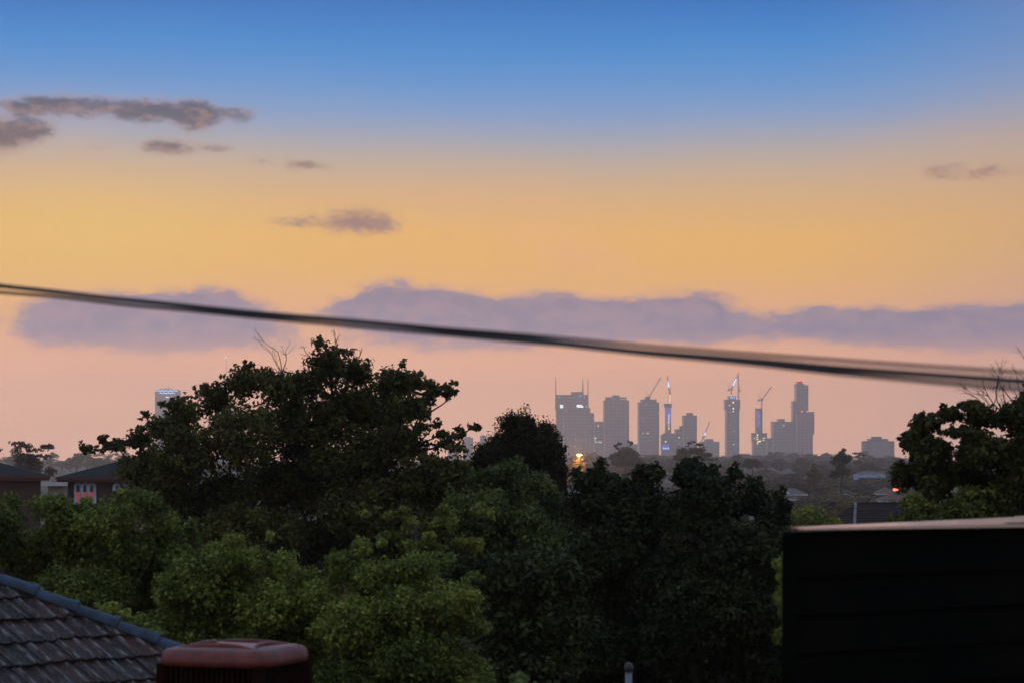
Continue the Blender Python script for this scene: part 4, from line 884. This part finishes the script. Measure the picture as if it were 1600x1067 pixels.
# dark tiled roof above the black wall (d = 185): stepped tile courses, hip caps
M['tile_dark'] = mat_basic('dark_roof_tiles', (0.026, 0.021, 0.022), (0.014, 0.012, 0.013), .8, 3, spec=.15)
M['cap_pale'] = mat_basic('pale_hip_caps', (0.26, 0.25, 0.27), (0.06, 0.06, 0.07), .7, 6)
def tiled_house():
    d = 185.0
    rl = P(1337, 786.5, d + 4); rr = P(1450, 786.5, d + 4); k = .84
    ez = rl.z - 2.6
    fl_, fr_ = Vector((P(1334, 0, d - 1).x, d - 1.0, ez)), Vector((P(1470, 0, d - 1).x, d - 1.0, ez))
    bl = Vector((P(1262, 0, d + 5).x, d + 5.5, ez)); br = Vector((fr_.x, d + 9, ez))
    root = thing('tiled_house', 'dark tiled hip roof with pale speckled hip caps behind the black wall', 'house', ((fl_.x + fr_.x) / 2, d, terrain(0, d)))
    m = MB(); m.box(fl_.x + .4, fr_.x - .4, d - .4, d + 8, terrain(0, d) - .3, ez); m.build('wall', M['wall_brown'], root)
    def plane(e0, e1, r0, r1, n, nm):
        mb = MB(); last = None
        nr = (e1 - e0).cross(r0 - e0).normalized()
        if nr.z < 0: nr = -nr
        for i in range(n):
            t0, t1 = i / n, (i + 1) / n
            a0, a1 = e0.lerp(r0, t0), e1.lerp(r1, t0); b0, b1 = e0.lerp(r0, t1), e1.lerp(r1, t1)
            mb.add([a0 + nr * .07, a1 + nr * .07, b1 + nr * .01, b0 + nr * .01, a0, a1], [(0, 1, 2, 3), (0, 4, 5, 1)])
        o = mb.build(nm, M['tile_dark'], root); o['kind'] = 'stuff'; return o
    plane(fl_, fr_, rl, rr, 14, 'tile_courses'); plane(bl, fl_, rl, rl + Vector((.01, 0, 0)), 14, 'tile_courses'); plane(br, bl, rr, rl, 14, 'tile_courses')
    m = MB()
    for i in range(16):
        a = fl_.lerp(rl, i / 16) + Vector((0, -.02, .06)); b = fl_.lerp(rl, (i + .93) / 16) + Vector((0, -.02, .09)); m2 = MB(); m2.tube([a, b], [.13, .10], 6); m2.build('hip_cap', M['cap_pale'], root)
    for i in range(24):
        a = rl.lerp(rr, i / 24) + Vector((0, 0, .03)); b = rl.lerp(rr, (i + .95) / 24) + Vector((0, 0, .03)); m2 = MB(); m2.tube([a, b], [.11, .09], 6); m2.build('ridge_cap', M['tile_dark'], root)
    m2 = MB(); v = P(1357.5, 787, d + 4); m2.tube([v, v + Vector((0, 0, .3))], .06, 6); m2.tube([v + Vector((0, 0, .3)), v + Vector((0, 0, .42))], [.16, .14], 8); m2.build('roof_vent', M['dark_metal'], root)
tiled_house()

# brick houses at the left (d = 150) with arched windows
M['brick'] = mat_brick('red_brown_brick', (0.075, 0.040, 0.036), (0.055, 0.030, 0.028), (0.06, 0.05, 0.05))
M['roof_slate'] = mat_basic('dark_slate_roof', (0.018, 0.019, 0.022), (0.010, 0.011, 0.013), .8, 2.5, spec=.15)
M['fascia_red'] = mat_basic('red_brown_fascia', (0.10, 0.030, 0.024), rough=.6, scale=1)
M['frame_blue'] = mat_basic('pale_blue_window_frame', (0.50, 0.66, 0.88), rough=.45, scale=2)
M['curtain_lit'] = mat_emit('lit_red_curtain', (1, .13, .06), .22, (.4, .05, .03))
DH = 150.0
def brick_house(label, px_wall0, px_wall1, px_e0, px_e1, y_eave, y_ridge, deep, dd=0, turn=0):
    d = DH + dd; a = P(px_e0, y_eave, d); b = P(px_e1, y_ridge, d); g = terrain(a.x, d)
    root = thing('brick_house', label, 'house', (b.x if turn else (a.x + b.x) / 2, d, g)); root.rotation_euler = (0, 0, turn)
    w0 = P(px_wall0, 0, d).x; w1 = P(px_wall1, 0, d).x
    m = MB(); m.box(w0, w1, d + .6, d + deep - .6, g - .3, a.z - .26); m.build('wall', M['brick'], root)
    # slate courses: one stepped sheet on each slope
    m = MB(); hip_roof(m, a.x, b.x, d, d + deep, a.z, b.z, .06); m.build('roof', M['roof_slate'], root)
    m = MB(); m.box(a.x + .02, b.x - .02, d + .03, d + .15, a.z - .30, a.z - .062); m.build('fascia', M['fascia_red'], root)
    m = MB(); m.box(a.x + .05, b.x - .05, d + .16, d + deep - .2, a.z - .262, a.z - .23); m.build('soffit', M['fascia_red'], root)
    m = MB(); m.box(a.x - .05, b.x + .05, d - .1, d + .02, a.z - .14, a.z - .02); m.build('gutter', M['fascia_red'], root)
    return root
hb = brick_house('brick house with dark hip roof and a red-lit triple arched window', 103, 260, 88, 275, 745, 717, 7.6)
ha = brick_house('brick house with dark hip roof at the left edge, no window showing', -150, 64, -165, 78, 742.5, 711, 9.6, -6, turn=.20)
s = DH / F
def arched_set(root, xs, y_top, y_spring, y_sill, lit_ok, w):
    d = DH + .6
    for x in xs:
        cx = P(x, 0, d).x; r = w * d / F / 2; zc = P(0, y_spring, d).z; zs = P(0, y_sill, d).z; t_ = .10
        pts = [Vector((cx - r, d - .05, zs)), Vector((cx - r, d - .05, zc))]
        pts += [Vector((cx - r * math.cos(q), d - .05, zc + r * 1.1 * math.sin(q))) for q in [math.pi * i / 10 for i in range(1, 10)]]
        pts += [Vector((cx + r, d - .05, zc)), Vector((cx + r, d - .05, zs))]
        fr = MB()
        for p, q in zip(pts, pts[1:]): fr.tube([p, q], t_, 5)
        w_ = fr.build('window_frame', M['frame_blue'], root)
        gz = zc - .28
        gl = MB(); arc = [(cx - r * .9 * math.cos(q), zc + r * 1.0 * math.sin(q)) for q in [math.pi * i / 10 for i in range(11)]]
        vs = [(cx - r * .9, d - .03, gz), (cx + r * .9, d - .03, gz)] + [(x_, d - .03, z_) for x_, z_ in arc[::-1]]
        gl.add(vs, [tuple(range(len(vs)))]); gl.build('fanlight', M['glass_dark'], w_)
        pn = MB(); pn.box(cx - r * .88, cx + r * .88, d - .035, d - .015, zs, gz - .04); pn.build('pane', M['curtain_lit' if lit_ok else 'glass_dark'], w_)
        bar = MB(); bar.box(cx - r, cx + r, d - .07, d - .02, gz - .05, gz + .03); bar.build('transom', M['bark'], w_)
arched_set(hb, (122.3, 132.9, 143.5), 753, 759.5, 785, True, 9.2)
arched_set(hb, (183, 194, 205), 753, 761, 786, False, 9.6)
m = MB(); m.box(P(112, 0, DH).x, P(155, 0, DH).x, DH + .35, DH + .62, P(0, 788, DH).z, P(0, 785.6, DH).z); m.build('window_sill', M['frame_blue'], hb)
m = MB(); a = P(86, 797, DH - 3); b = P(118, 806, DH - 3); hip_roof(m, a.x, b.x, DH - 3, DH + .5, b.z, a.z, .1); m.build('porch_roof', M['roof_slate'], hb)
far_house('cream parapet wall and low roof showing in the gap between the two brick houses', 62, 108, 753.5, 752, 775, 175, 'wall_cream', 'roof_grey', 6, windows=False)
pb = thing('stone_finial', 'small cream finial on the parapet between the brick houses', 'finial', P(87, 748, 172))
m = MB(); q = P(87, 753.2, 178); m.tube([q, q + Vector((0, 0, .15)), q + Vector((0, 0, .3)), q + Vector((0, 0, .45)), q + Vector((0, 0, .6))], [.32, .22, .12, .2, .04], 8)
pb.location = q; m.build('urn', M['wall_cream'], pb, smooth=True)

# overhead wires across the suburb
M['cable'] = mat_basic('cable_black', (0.022, 0.014, 0.011), rough=.5, scale=4)
for k, (ya, yb, dd) in enumerate([(779.5, 784.5, 125), (783, 789, 125), (786.5, 788, 130)]):
    a = P(1170, ya, dd); b = P(1470, yb, dd + 6)
    pts = [a.lerp(b, i / 14) - Vector((0, 0, .25 * math.sin(math.pi * i / 14))) for i in range(15)]
    m = MB(); m.tube(pts, .009, 4); o = m.build('street_wire', M['cable'], loc=a)
    props(o, ['uppermost thin wire strung across the suburb above the dark tiled roof', 'middle thin wire strung across the suburb above the dark tiled roof', 'lowest thin wire strung across the suburb above the dark tiled roof'][k], 'wire', 'thin street wires')

# ------------------------------------------------------------------ near cables
def near_cable(label, pts, off, r):
    P3 = [P(x, y, min(13, max(3.2, 8.4 - .0017 * x)) + off) for x, y in pts]
    # Catmull-Rom smoothing
    out = []
    Q = [P3[0]] + P3 + [P3[-1]]
    for i in range(1, len(Q) - 2):
        for k in range(4):
            t = k / 4; p0, p1, p2, p3 = Q[i - 1], Q[i], Q[i + 1], Q[i + 2]
            out.append(.5 * ((2 * p1) + (p2 - p0) * t + (2 * p0 - 5 * p1 + 4 * p2 - p3) * t * t + (3 * p1 - p0 - 3 * p2 + p3) * t ** 3))
    out.append(P3[-1])
    m = MB(); m.tube(out, r, 8); o = m.build('overhead_cable', M['cable'], loc=P3[0], smooth=True)
    props(o, label, 'cable', 'near overhead cables')
near_cable('darkest strand of the near overhead cable, running from upper left to right',
    [(-900, 345), (-400, 403), (-120, 432), (0, 447), (75, 455), (160, 465), (250, 474), (400, 489.5), (550, 502), (700, 516), (800, 527), (900, 539), (1000, 549.5), (1100, 557), (1200, 565), (1300, 574), (1450, 585), (1600, 596), (1800, 610), (2500, 650)], 0, .0080)
near_cable('lower strand of the near overhead cable, hanging beneath the darkest one at the right',
    [(-900, 360), (-400, 415), (-120, 444), (0, 457), (75, 463), (150, 471), (200, 477), (300, 486), (400, 496), (550, 510), (700, 523), (800, 532), (900, 541), (1000, 552), (1100, 561), (1200, 571), (1300, 582), (1400, 591), (1500, 600), (1600, 608), (1800, 622), (2500, 670)], -.35, .0056)
near_cable('upper strand of the near overhead cable, separating above the others at the right',
    [(-900, 346), (-400, 404), (-120, 433), (0, 448), (150, 465), (300, 479.5), (450, 494), (600, 506.5), (700, 514), (850, 526), (1000, 540), (1100, 547.5), (1200, 555), (1300, 562), (1450, 572.5), (1600, 582), (1800, 595), (2500, 640)], -.2, .0046)

# ------------------------------------------------------------------ near tiled roof, lower left
def mat_tile():
    m = bpy.data.materials.new('old_terracotta_tile'); m.use_nodes = True; t = m.node_tree; B = NB(t); p = t.nodes['Principled BSDF']
    tc = B.n('ShaderNodeTexCoord').outputs['Object']; oi = B.n('ShaderNodeObjectInfo').outputs['Random']
    off = B.n('ShaderNodeCombineXYZ'); B.link(B.m('MULTIPLY', oi, 40), off.inputs[0]); B.link(B.m('MULTIPLY', oi, 17), off.inputs[1])
    v = B.v('ADD', tc, off.outputs[0])
    n1 = B.noise(v, 9, 5, .65); n2 = B.noise(v, 45, 4, .7); n3 = B.noise(B.v('MULTIPLY', v, (1, .25, 1)), 28, 4, .65)
    base = B.mix(oi, (0.050, 0.018, 0.012, 1), (0.012, 0.007, 0.006, 1))
    base = B.mix(B.sstep(n1, .42, .62), base, (0.010, 0.010, 0.012, 1))
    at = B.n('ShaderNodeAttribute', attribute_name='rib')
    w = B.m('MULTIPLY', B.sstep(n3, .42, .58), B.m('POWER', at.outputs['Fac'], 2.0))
    base = B.mix(B.m('MULTIPLY', w, .85), base, (0.25, 0.25, 0.27, 1))  # pale wear on rib tops, with highlight streaks painted into the colour
    base = B.mix(B.m('MULTIPLY', B.sstep(n2, .56, .66), .8), base, (0.14, 0.15, 0.16, 1))
    B.link(base, p.inputs['Base Color']); p.inputs['Roughness'].default_value = .55; p.inputs['Specular IOR Level'].default_value = .2
    B.link(bump_chain(B, n2, .35, .004), p.inputs['Normal'])
    return m
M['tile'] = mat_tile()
M['cap_blue'] = mat_basic('slate_blue_hip_cap', (0.040, 0.078, 0.135), (0.018, 0.030, 0.050), .55, 9, bump=.3, spec=.3)
M['mortar'] = mat_basic('dark_mortar', (0.03, 0.028, 0.026), rough=.95, scale=20, bump=.5)
def near_house():
    d0 = 20.0; apex = P(-12, 906, d0)
    phi = math.radians(43); pitch = math.radians(29.5)
    fh = Vector((math.cos(phi), -math.sin(phi), 0)); al = Vector((math.sin(phi), math.cos(phi), 0))  # fall (horizontal), along course (right & away)
    fall = (fh * math.cos(pitch) - Vector((0, 0, math.sin(pitch)))).normalized(); nrm = al.cross(fall); nrm = nrm if nrm.z > 0 else -nrm
    gauge = .32; cw = .30; Lh = 4.95           # horizontal run of the hip end
    rows = int(Lh / math.cos(pitch) / gauge)
    zE = apex.z - Lh * math.tan(pitch)
    root = thing('tiled_roof_house', 'nearest house at the lower left, old dark tiled roof with slate-blue hip caps', 'house', (apex.x, apex.y, 0))
    # tile mesh: x across, y down the slope (0 = head, .40 = nose), z up
    prof = []
    nu = 12
    for i in range(nu + 1):
        u = i / nu; x = u * (cw + .012)
        z = .024 * max(0, math.sin(u * 2 * 2 * math.pi - .6)) ** 1.5 * .8 + (.012 if i in (0, nu) else 0)
        prof.append((x, z))
    def tile_mesh():
        vs = []; fs = []; rib = []
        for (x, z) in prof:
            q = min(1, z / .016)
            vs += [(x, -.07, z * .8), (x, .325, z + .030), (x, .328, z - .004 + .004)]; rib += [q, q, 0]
        for i in range(nu):
            a = i * 3; b = a + 3
            fs += [(a, a + 1, b + 1, b), (a + 1, a + 2, b + 2, b + 1)]
        me = bpy.data.meshes.new('tile'); me.from_pydata(vs, [], fs); me.update()
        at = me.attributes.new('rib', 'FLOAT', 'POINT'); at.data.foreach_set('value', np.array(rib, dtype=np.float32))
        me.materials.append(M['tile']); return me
    TM = tile_mesh()
    rnd = random.Random(3)
    Mx = Matrix((( al.x, fall.x, nrm.x), (al.y, fall.y, nrm.y), (al.z, fall.z, nrm.z))).to_4x4()
    if Mx.determinant() < 0: pass
    cosp = math.cos(pitch)
    for r in range(rows):
        s0 = r * gauge; half = (s0 + .30) * cosp           # half width at the nose of this row
        n = int(math.ceil((half + .35) / cw)); shift = (r % 2) * .0
        for k in range(-n, n):
            x0 = k * cw + shift; x1 = x0 + cw
            hw_top = (s0 - .07) * cosp; 
            if x0 > half + .02 or x1 < -half - .02: continue
            jit = Vector((rnd.uniform(-.006, .006), rnd.uniform(-.014, .014), rnd.uniform(0, .010)))
            pos = apex + al * (x0 + jit.x) + fall * (s0 + jit.y) + nrm * jit.z
            me = TM
            edge = max(abs(x0), abs(x1)) > (s0 - .10) * cosp
            if edge:      # cut along the hips
                bm = bmesh.new(); bm.from_mesh(TM)
                for sg in (1, -1):
                    # in tile coords: sg*(x0+x) <= (s0+y)*cosp
                    nn = Vector((sg, -cosp, 0)); pp = Vector((0, 0, 0)); c = sg * x0 - s0 * cosp
                    L2 = nn.length_squared; pp = nn * (-c / L2)
                    bmesh.ops.bisect_plane(bm, geom=list(bm.verts) + list(bm.edges) + list(bm.faces), plane_co=pp, plane_no=nn, clear_outer=True)
                if not bm.faces: bm.free(); continue
                me = bpy.data.meshes.new('tile'); bm.to_mesh(me); bm.free(); me.materials.clear(); me.materials.append(M['tile'])
            o = bpy.data.objects.new('tile', me); COL.objects.link(o); o.parent = root
            o.matrix_local = Matrix.Translation(pos - Vector(root.location)) @ Mx @ Matrix.Rotation(rnd.uniform(-.02, .02), 4, 'Z')
    # hips: unit directions of both hips
    hips = [(al + fh).normalized(), (fh - al).normalized()]
    HL = Lh * math.sqrt(2)
    tp = math.tan(pitch)
    for hi, h in enumerate(hips):
        dv = (h - Vector((0, 0, tp / math.sqrt(2)))).normalized(); side = h.cross(Vector((0, 0, 1))).normalized(); upv = side.cross(dv); upv = upv if upv.z > 0 else -upv
        n = int(HL / dv.to_2d().length / .36)
        mo = MB(); mo.tube([apex + upv * .0, apex + dv * (n * .36) + upv * .0], .075, 6); mo.build('mortar_bedding', M['mortar'], root)
        for k in range(n):
            a = apex + dv * (k * .36 - .02); b = a + dv * .40
            mb = MB(); vs = []; fs = []; ns = 8
            for (pt, rad, lift) in ((a, .068, .03), (b - dv * .05, .074, .045), (b - dv * .045, .084, .045), (b, .084, .047)):
                for i in range(ns + 1):
                    w = math.pi * i / ns
                    vs.append(pt + side * math.cos(w) * rad * 1.05 + upv * (math.sin(w) * rad + lift - .02))
            for j in range(3):
                for i in range(ns): fs.append((j * (ns + 1) + i, j * (ns + 1) + i + 1, (j + 1) * (ns + 1) + i + 1, (j + 1) * (ns + 1) + i))
            q = len(vs)
            for i in range(ns + 1):
                w = math.pi * i / ns; vs.append(b + side * math.cos(w) * .066 + upv * (math.sin(w) * .066 + .02))
            for i in range(ns): fs.append((3 * (ns + 1) + i, 3 * (ns + 1) + i + 1, q + i + 1, q + i))
            mb.add(vs, fs); mb.build('hip_cap', M['cap_blue'], root, smooth=False)
    # ridge going back to the left
    back = -fh
    for k in range(14):
        a = apex + back * (k * .36 - .05) ; b = a + back * .38; side = al
        mb = MB(); vs = []; fs = []; ns = 8
        for (pt, rad) in ((a, .115), (b, .10)):
            for i in range(ns + 1):
                w = math.pi * i / ns; vs.append(pt + side * math.cos(w) * rad + Vector((0, 0, math.sin(w) * rad - .005)))
        for i in range(ns): fs.append((i, i + 1, ns + 2 + i, ns + 1 + i))
        vs += [a - Vector((0, 0, .03))]; fs += [tuple(list(range(ns + 1)) )]
        mb.add(vs, fs); mb.build('ridge_cap', M['cap_blue' if k > 5 else 'mortar'] if k == 0 else M['cap_blue'], root)
    # plain long slopes, walls
    e1 = apex + hips[0] * HL; e1.z = zE; e2 = apex + hips[1] * HL; e2.z = zE; bk = apex + back * 9; b1 = e1 + back * (9 + Lh) ; b2 = e2 + back * (9 + Lh)
    dn = Vector((0, 0, -.03))
    m = MB(); m.add([apex + dn, e1 + dn, b1 + dn, bk + dn], [(0, 1, 2, 3)]); m.build('roof_slope', M['tile_dark'], root)
    m = MB(); m.add([apex + dn, bk + dn, b2 + dn, e2 + dn], [(0, 1, 2, 3)]); m.build('roof_slope', M['tile_dark'], root)
    m = MB(); m.add([apex + dn * 2, e2 + dn * 2, e1 + dn * 2], [(0, 1, 2)]); m.build('roof_underlay', M['mortar'], root)
    cs = [e1 - (hips[0] * .7), e2 - hips[1] * .7, b2 + (back * -.2) , b1 + back * -.2]
    m = MB(); vs = [Vector((c.x, c.y, 0)) for c in cs] + [Vector((c.x, c.y, zE - .02)) for c in cs]
    m.add(vs, [(0, 1, 5, 4), (1, 2, 6, 5), (2, 3, 7, 6), (3, 0, 4, 7)]); m.build('wall', M['brick'], root)
    m = MB(); m.tube([e1 + Vector((0, 0, -.06)), e2 + Vector((0, 0, -.06))], .07, 6); m.build('gutter', M['dark_metal'], root)
    return apex, fh, tp
apex, fh, tp = near_house()

# evaporative cooler on that roof
def cooler():
    d = 17.0; yaw = math.radians(-20)
    c = P(356, 1010, d); topz = P(0, 1013, d).z; w = .86
    M_pl = mat_basic('terracotta_plastic', (0.17, 0.034, 0.022), (0.085, 0.020, 0.015), .5, 9, bump=.05)
    Md = mat_basic('dark_louvre', (0.020, 0.007, 0.005), rough=.95, scale=8, spec=.05)
    cy = d + .45
    rz = apex.z - (Vector((c.x, cy, 0)) - Vector((apex.x, apex.y, 0))).dot(fh) * tp
    root = thing('evaporative_cooler', 'terracotta-red rooftop evaporative cooler with domed ribbed lid', 'air cooler', (c.x, cy, rz))
    T = Matrix.Translation(Vector((c.x, cy, 0))) @ Matrix.Rotation(yaw, 4, 'Z')
    # lid: rounded square rings rising to a shallow dome
    def ring(hw, z, e=4.5, n=40):
        out = []
        for i in range(n):
            a = 2 * math.pi * i / n; ca, sa = math.cos(a), math.sin(a)
            r = hw / ((abs(ca) ** e + abs(sa) ** e) ** (1 / e)); out.append(T @ Vector((r * ca, r * sa, z)))
        return out
    h = w / 2
    spec = [(h, topz - .135), (h + .012, topz - .13), (h + .014, topz - .095), (h + .006, topz - .052), (h - .018, topz - .024), (h - .07, topz - .011), (h - .2, topz - .004), (h * .3, topz), (h * .05, topz + .001)]
    m = MB(); vs = []; fs = []
    for i, (hw, z) in enumerate(spec): vs += ring(hw, z, 6.0 if i < 6 else 4)
    for i in range(len(spec) - 1):
        for k in range(40): fs.append((i * 40 + k, i * 40 + (k + 1) % 40, (i + 1) * 40 + (k + 1) % 40, (i + 1) * 40 + k))
    fs.append(tuple(8 * 40 + k for k in range(40)))
    m.add(vs, fs); m.build('lid', M_pl, root, smooth=True)
    # arched ribs pressed in the lid, one along each side
    for q in range(4):
        Rq = Matrix.Rotation(q * math.pi / 2, 4, 'Z'); pts = []
        for i in range(13):
            t_ = -1 + 2 * i / 12; pts.append(T @ Rq @ Vector((t_ * (h - .06), -(h - .09) + .12 * (1 - t_ * t_), topz - .028 + .032 * (1 - t_ * t_))))
        m = MB(); m.tube(pts, [.008 + .012 * math.sin(math.pi * i / 12) for i in range(13)], 8); m.build('lid_rib', M_pl, root, smooth=True)
    # corner posts, sill, louvre slats on four sides
    for sx in (-1, 1):
        for sy in (-1, 1):
            m = MB(); m.box(sx * h - .03 * (1 + sx) - .012 * sx, sx * h + .03 * (1 - sx) - .012 * sx, sy * h - .03 * (1 + sy) - .012 * sy, sy * h + .03 * (1 - sy) - .012 * sy, topz - .95, topz - .12, T); m.build('corner_post', Md, root)
    m = MB(); m.box(-h + .004, h - .004, -h + .004, h - .004, topz - 1.0, topz - .952, T); m.build('base_tray', M_pl, root)
    m = MB(); m.box(-h + .05, h - .05, -h + .05, h - .05, topz - .95, topz - .125, T); m.build('filter_pad', Md, root)
    for q in range(4):
        Rq = T @ Matrix.Rotation(q * math.pi / 2, 4, 'Z')
        for k in range(18):
            x = -h + .085 + k * (w - .17) / 17
            m = MB(); m.box(x - .009, x + .009, -h + .018, -h + .05, topz - .948, topz - .126, Rq); m.build('louvre_slat', Md, root)
    m = MB(); m.box(-.25, .25, -.25, .25, rz - .25, topz - 1.0, T); m.build('duct', M['dark_metal'], root)
cooler()

# thin grey pipe in front of the dark trees
M['galv'] = mat_basic('weathered_grey_steel', (0.17, 0.21, 0.27), (0.11, 0.14, 0.18), .4, 8, metal=.4)
vp = P(982.5, 1036, 19.0); root = thing('vent_pipe', 'thin grey pipe with dark cap at the bottom edge, before the near-black trees', 'pipe', (vp.x, vp.y, 0))
m = MB(); m.tube([Vector((vp.x, vp.y, -.2)), Vector((vp.x, vp.y, P(0, 1048, 19).z))], .026, 12); m.build('pipe', M['galv'], root, smooth=True)
m = MB(); z0 = P(0, 1049, 19).z; m.tube([Vector((vp.x, vp.y, z0 + q)) for q in (0, .004, .03, .055, .07, .078)], [.028, .035, .037, .033, .02, .003], 12); m.build('cap', M['dark_metal'], root, smooth=True)

# ------------------------------------------------------------------ black boarded wall, lower right
def black_building():
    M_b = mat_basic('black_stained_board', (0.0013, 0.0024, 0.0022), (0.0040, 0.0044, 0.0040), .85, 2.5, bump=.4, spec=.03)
    M_c = mat_basic('zinc_capping', (0.80, 0.72, 0.66), (0.70, 0.63, 0.58), .16, 3, metal=.95)
    f0 = P(1222, 826, 12.5); xr = P(1780, 0, 14.1)
    f1 = Vector((xr.x, 14.1, f0.z)); dirv = (f1 - f0); dirv.z = 0; Lw = dirv.length; u = dirv.normalized(); nrm = Vector((-u.y, u.x, 0))   # nrm points away
    if nrm.y < 0: nrm = -nrm
    root = thing('black_building', 'tall black weatherboard building with a pale metal roof edge, lower right', 'building', (f0.x, f0.y, 0))
    zt = f0.z
    b0 = f0 + Vector((.06, .14, 0)); b1 = Vector((4.25, 16.4, f0.z))
    m = MB(); cs = [f0 + nrm * .03 + u * .03, f1 + nrm * .03, b1, b0]
    vs = [Vector((c.x, c.y, 0)) for c in cs] + [Vector((c.x, c.y, zt - .02)) for c in cs]
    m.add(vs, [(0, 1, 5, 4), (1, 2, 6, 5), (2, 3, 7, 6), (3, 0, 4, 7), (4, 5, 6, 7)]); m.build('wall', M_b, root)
    bh = .2; n = int(zt / bh) + 1
    for k in range(n):
        z1 = zt - .03 - k * bh; z0 = max(.02, z1 - bh - .02)
        if z1 < .1: break
        m = MB(); vs = []
        for (o_, z_) in ((0.0, z1), (-.030, z0), (-.012, z0), (.012, z1)):
            pass
        a = f0 + u * .035; b = f1
        P4 = [(-.002, z1), (-.030, z0), (-.012, z0), (.026, z1)]
        for e in (a, b):
            for o_, z_ in P4: vs.append(Vector((e.x, e.y, 0)) + nrm * o_ + Vector((0, 0, z_)))
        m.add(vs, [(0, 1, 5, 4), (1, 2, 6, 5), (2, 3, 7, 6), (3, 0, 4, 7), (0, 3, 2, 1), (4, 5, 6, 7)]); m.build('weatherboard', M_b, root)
    m = MB(); cz = Vector((0, 0, 1)); a = f0
    vs = [];
    for o_, x_ in ((-.045, 0), (.0, 0), (.0, .055), (-.045, .055)):
        vs.append(Vector((a.x, a.y, 0)) + nrm * o_ + u * x_)
    m.add(vs + [v + cz * (zt - .03) for v in vs], [(0, 1, 5, 4), (1, 2, 6, 5), (2, 3, 7, 6), (3, 0, 4, 7), (4, 5, 6, 7)]); m.build('corner_board', M_b, root)
    # roof edge: capping strip and a sheet rising gently to the right behind it
    fl = u * .10
    m = MB(); a = f0 + u * .10 - nrm * .05; b = f1 - nrm * .05
    h0, h1 = .002, .004
    vs = [a - cz * .006, b - cz * .026, b + nrm * .045 - cz * .026, a + nrm * .045 - cz * .006]; vs2 = [vs[0] + cz * .008, vs[1] + cz * .028, vs[2] + cz * .028, vs[3] + cz * .008]
    m.add(vs + vs2, [(0, 1, 5, 4), (1, 2, 6, 5), (2, 3, 7, 6), (3, 0, 4, 7), (4, 5, 6, 7), (0, 3, 2, 1)]); m.build('edge_capping', M_c, root)
    for (t0, t1, lift) in ((0, .60, .0), (.59, 1.0, .005)):
        A0 = f0.lerp(f1, t0); A1 = f0.lerp(f1, t1); B0 = b0.lerp(b1, t0); B1 = b0.lerp(b1, t1)
        if t0 == 0: A0 = A0 + u * .12
        q = .006 + lift
        m = MB(); vs = [A0 + cz * q, A1 + cz * q, B1 + cz * q, B0 + cz * q]; m.add(vs + [v - cz * .004 for v in vs], [(0, 1, 2, 3), (7, 6, 5, 4), (0, 4, 5, 1), (1, 5, 6, 2), (2, 6, 7, 3), (3, 7, 4, 0)])
        m.build('roof_sheet', M_c, root)
black_building()
for o in bpy.data.objects:
    if o.get('label') and not 4 <= len(o['label'].split()) <= 16: print('LABEL', o['label'])
print('objects', len(bpy.data.objects), 'tris', sum(len(m.polygons) for m in bpy.data.meshes) )
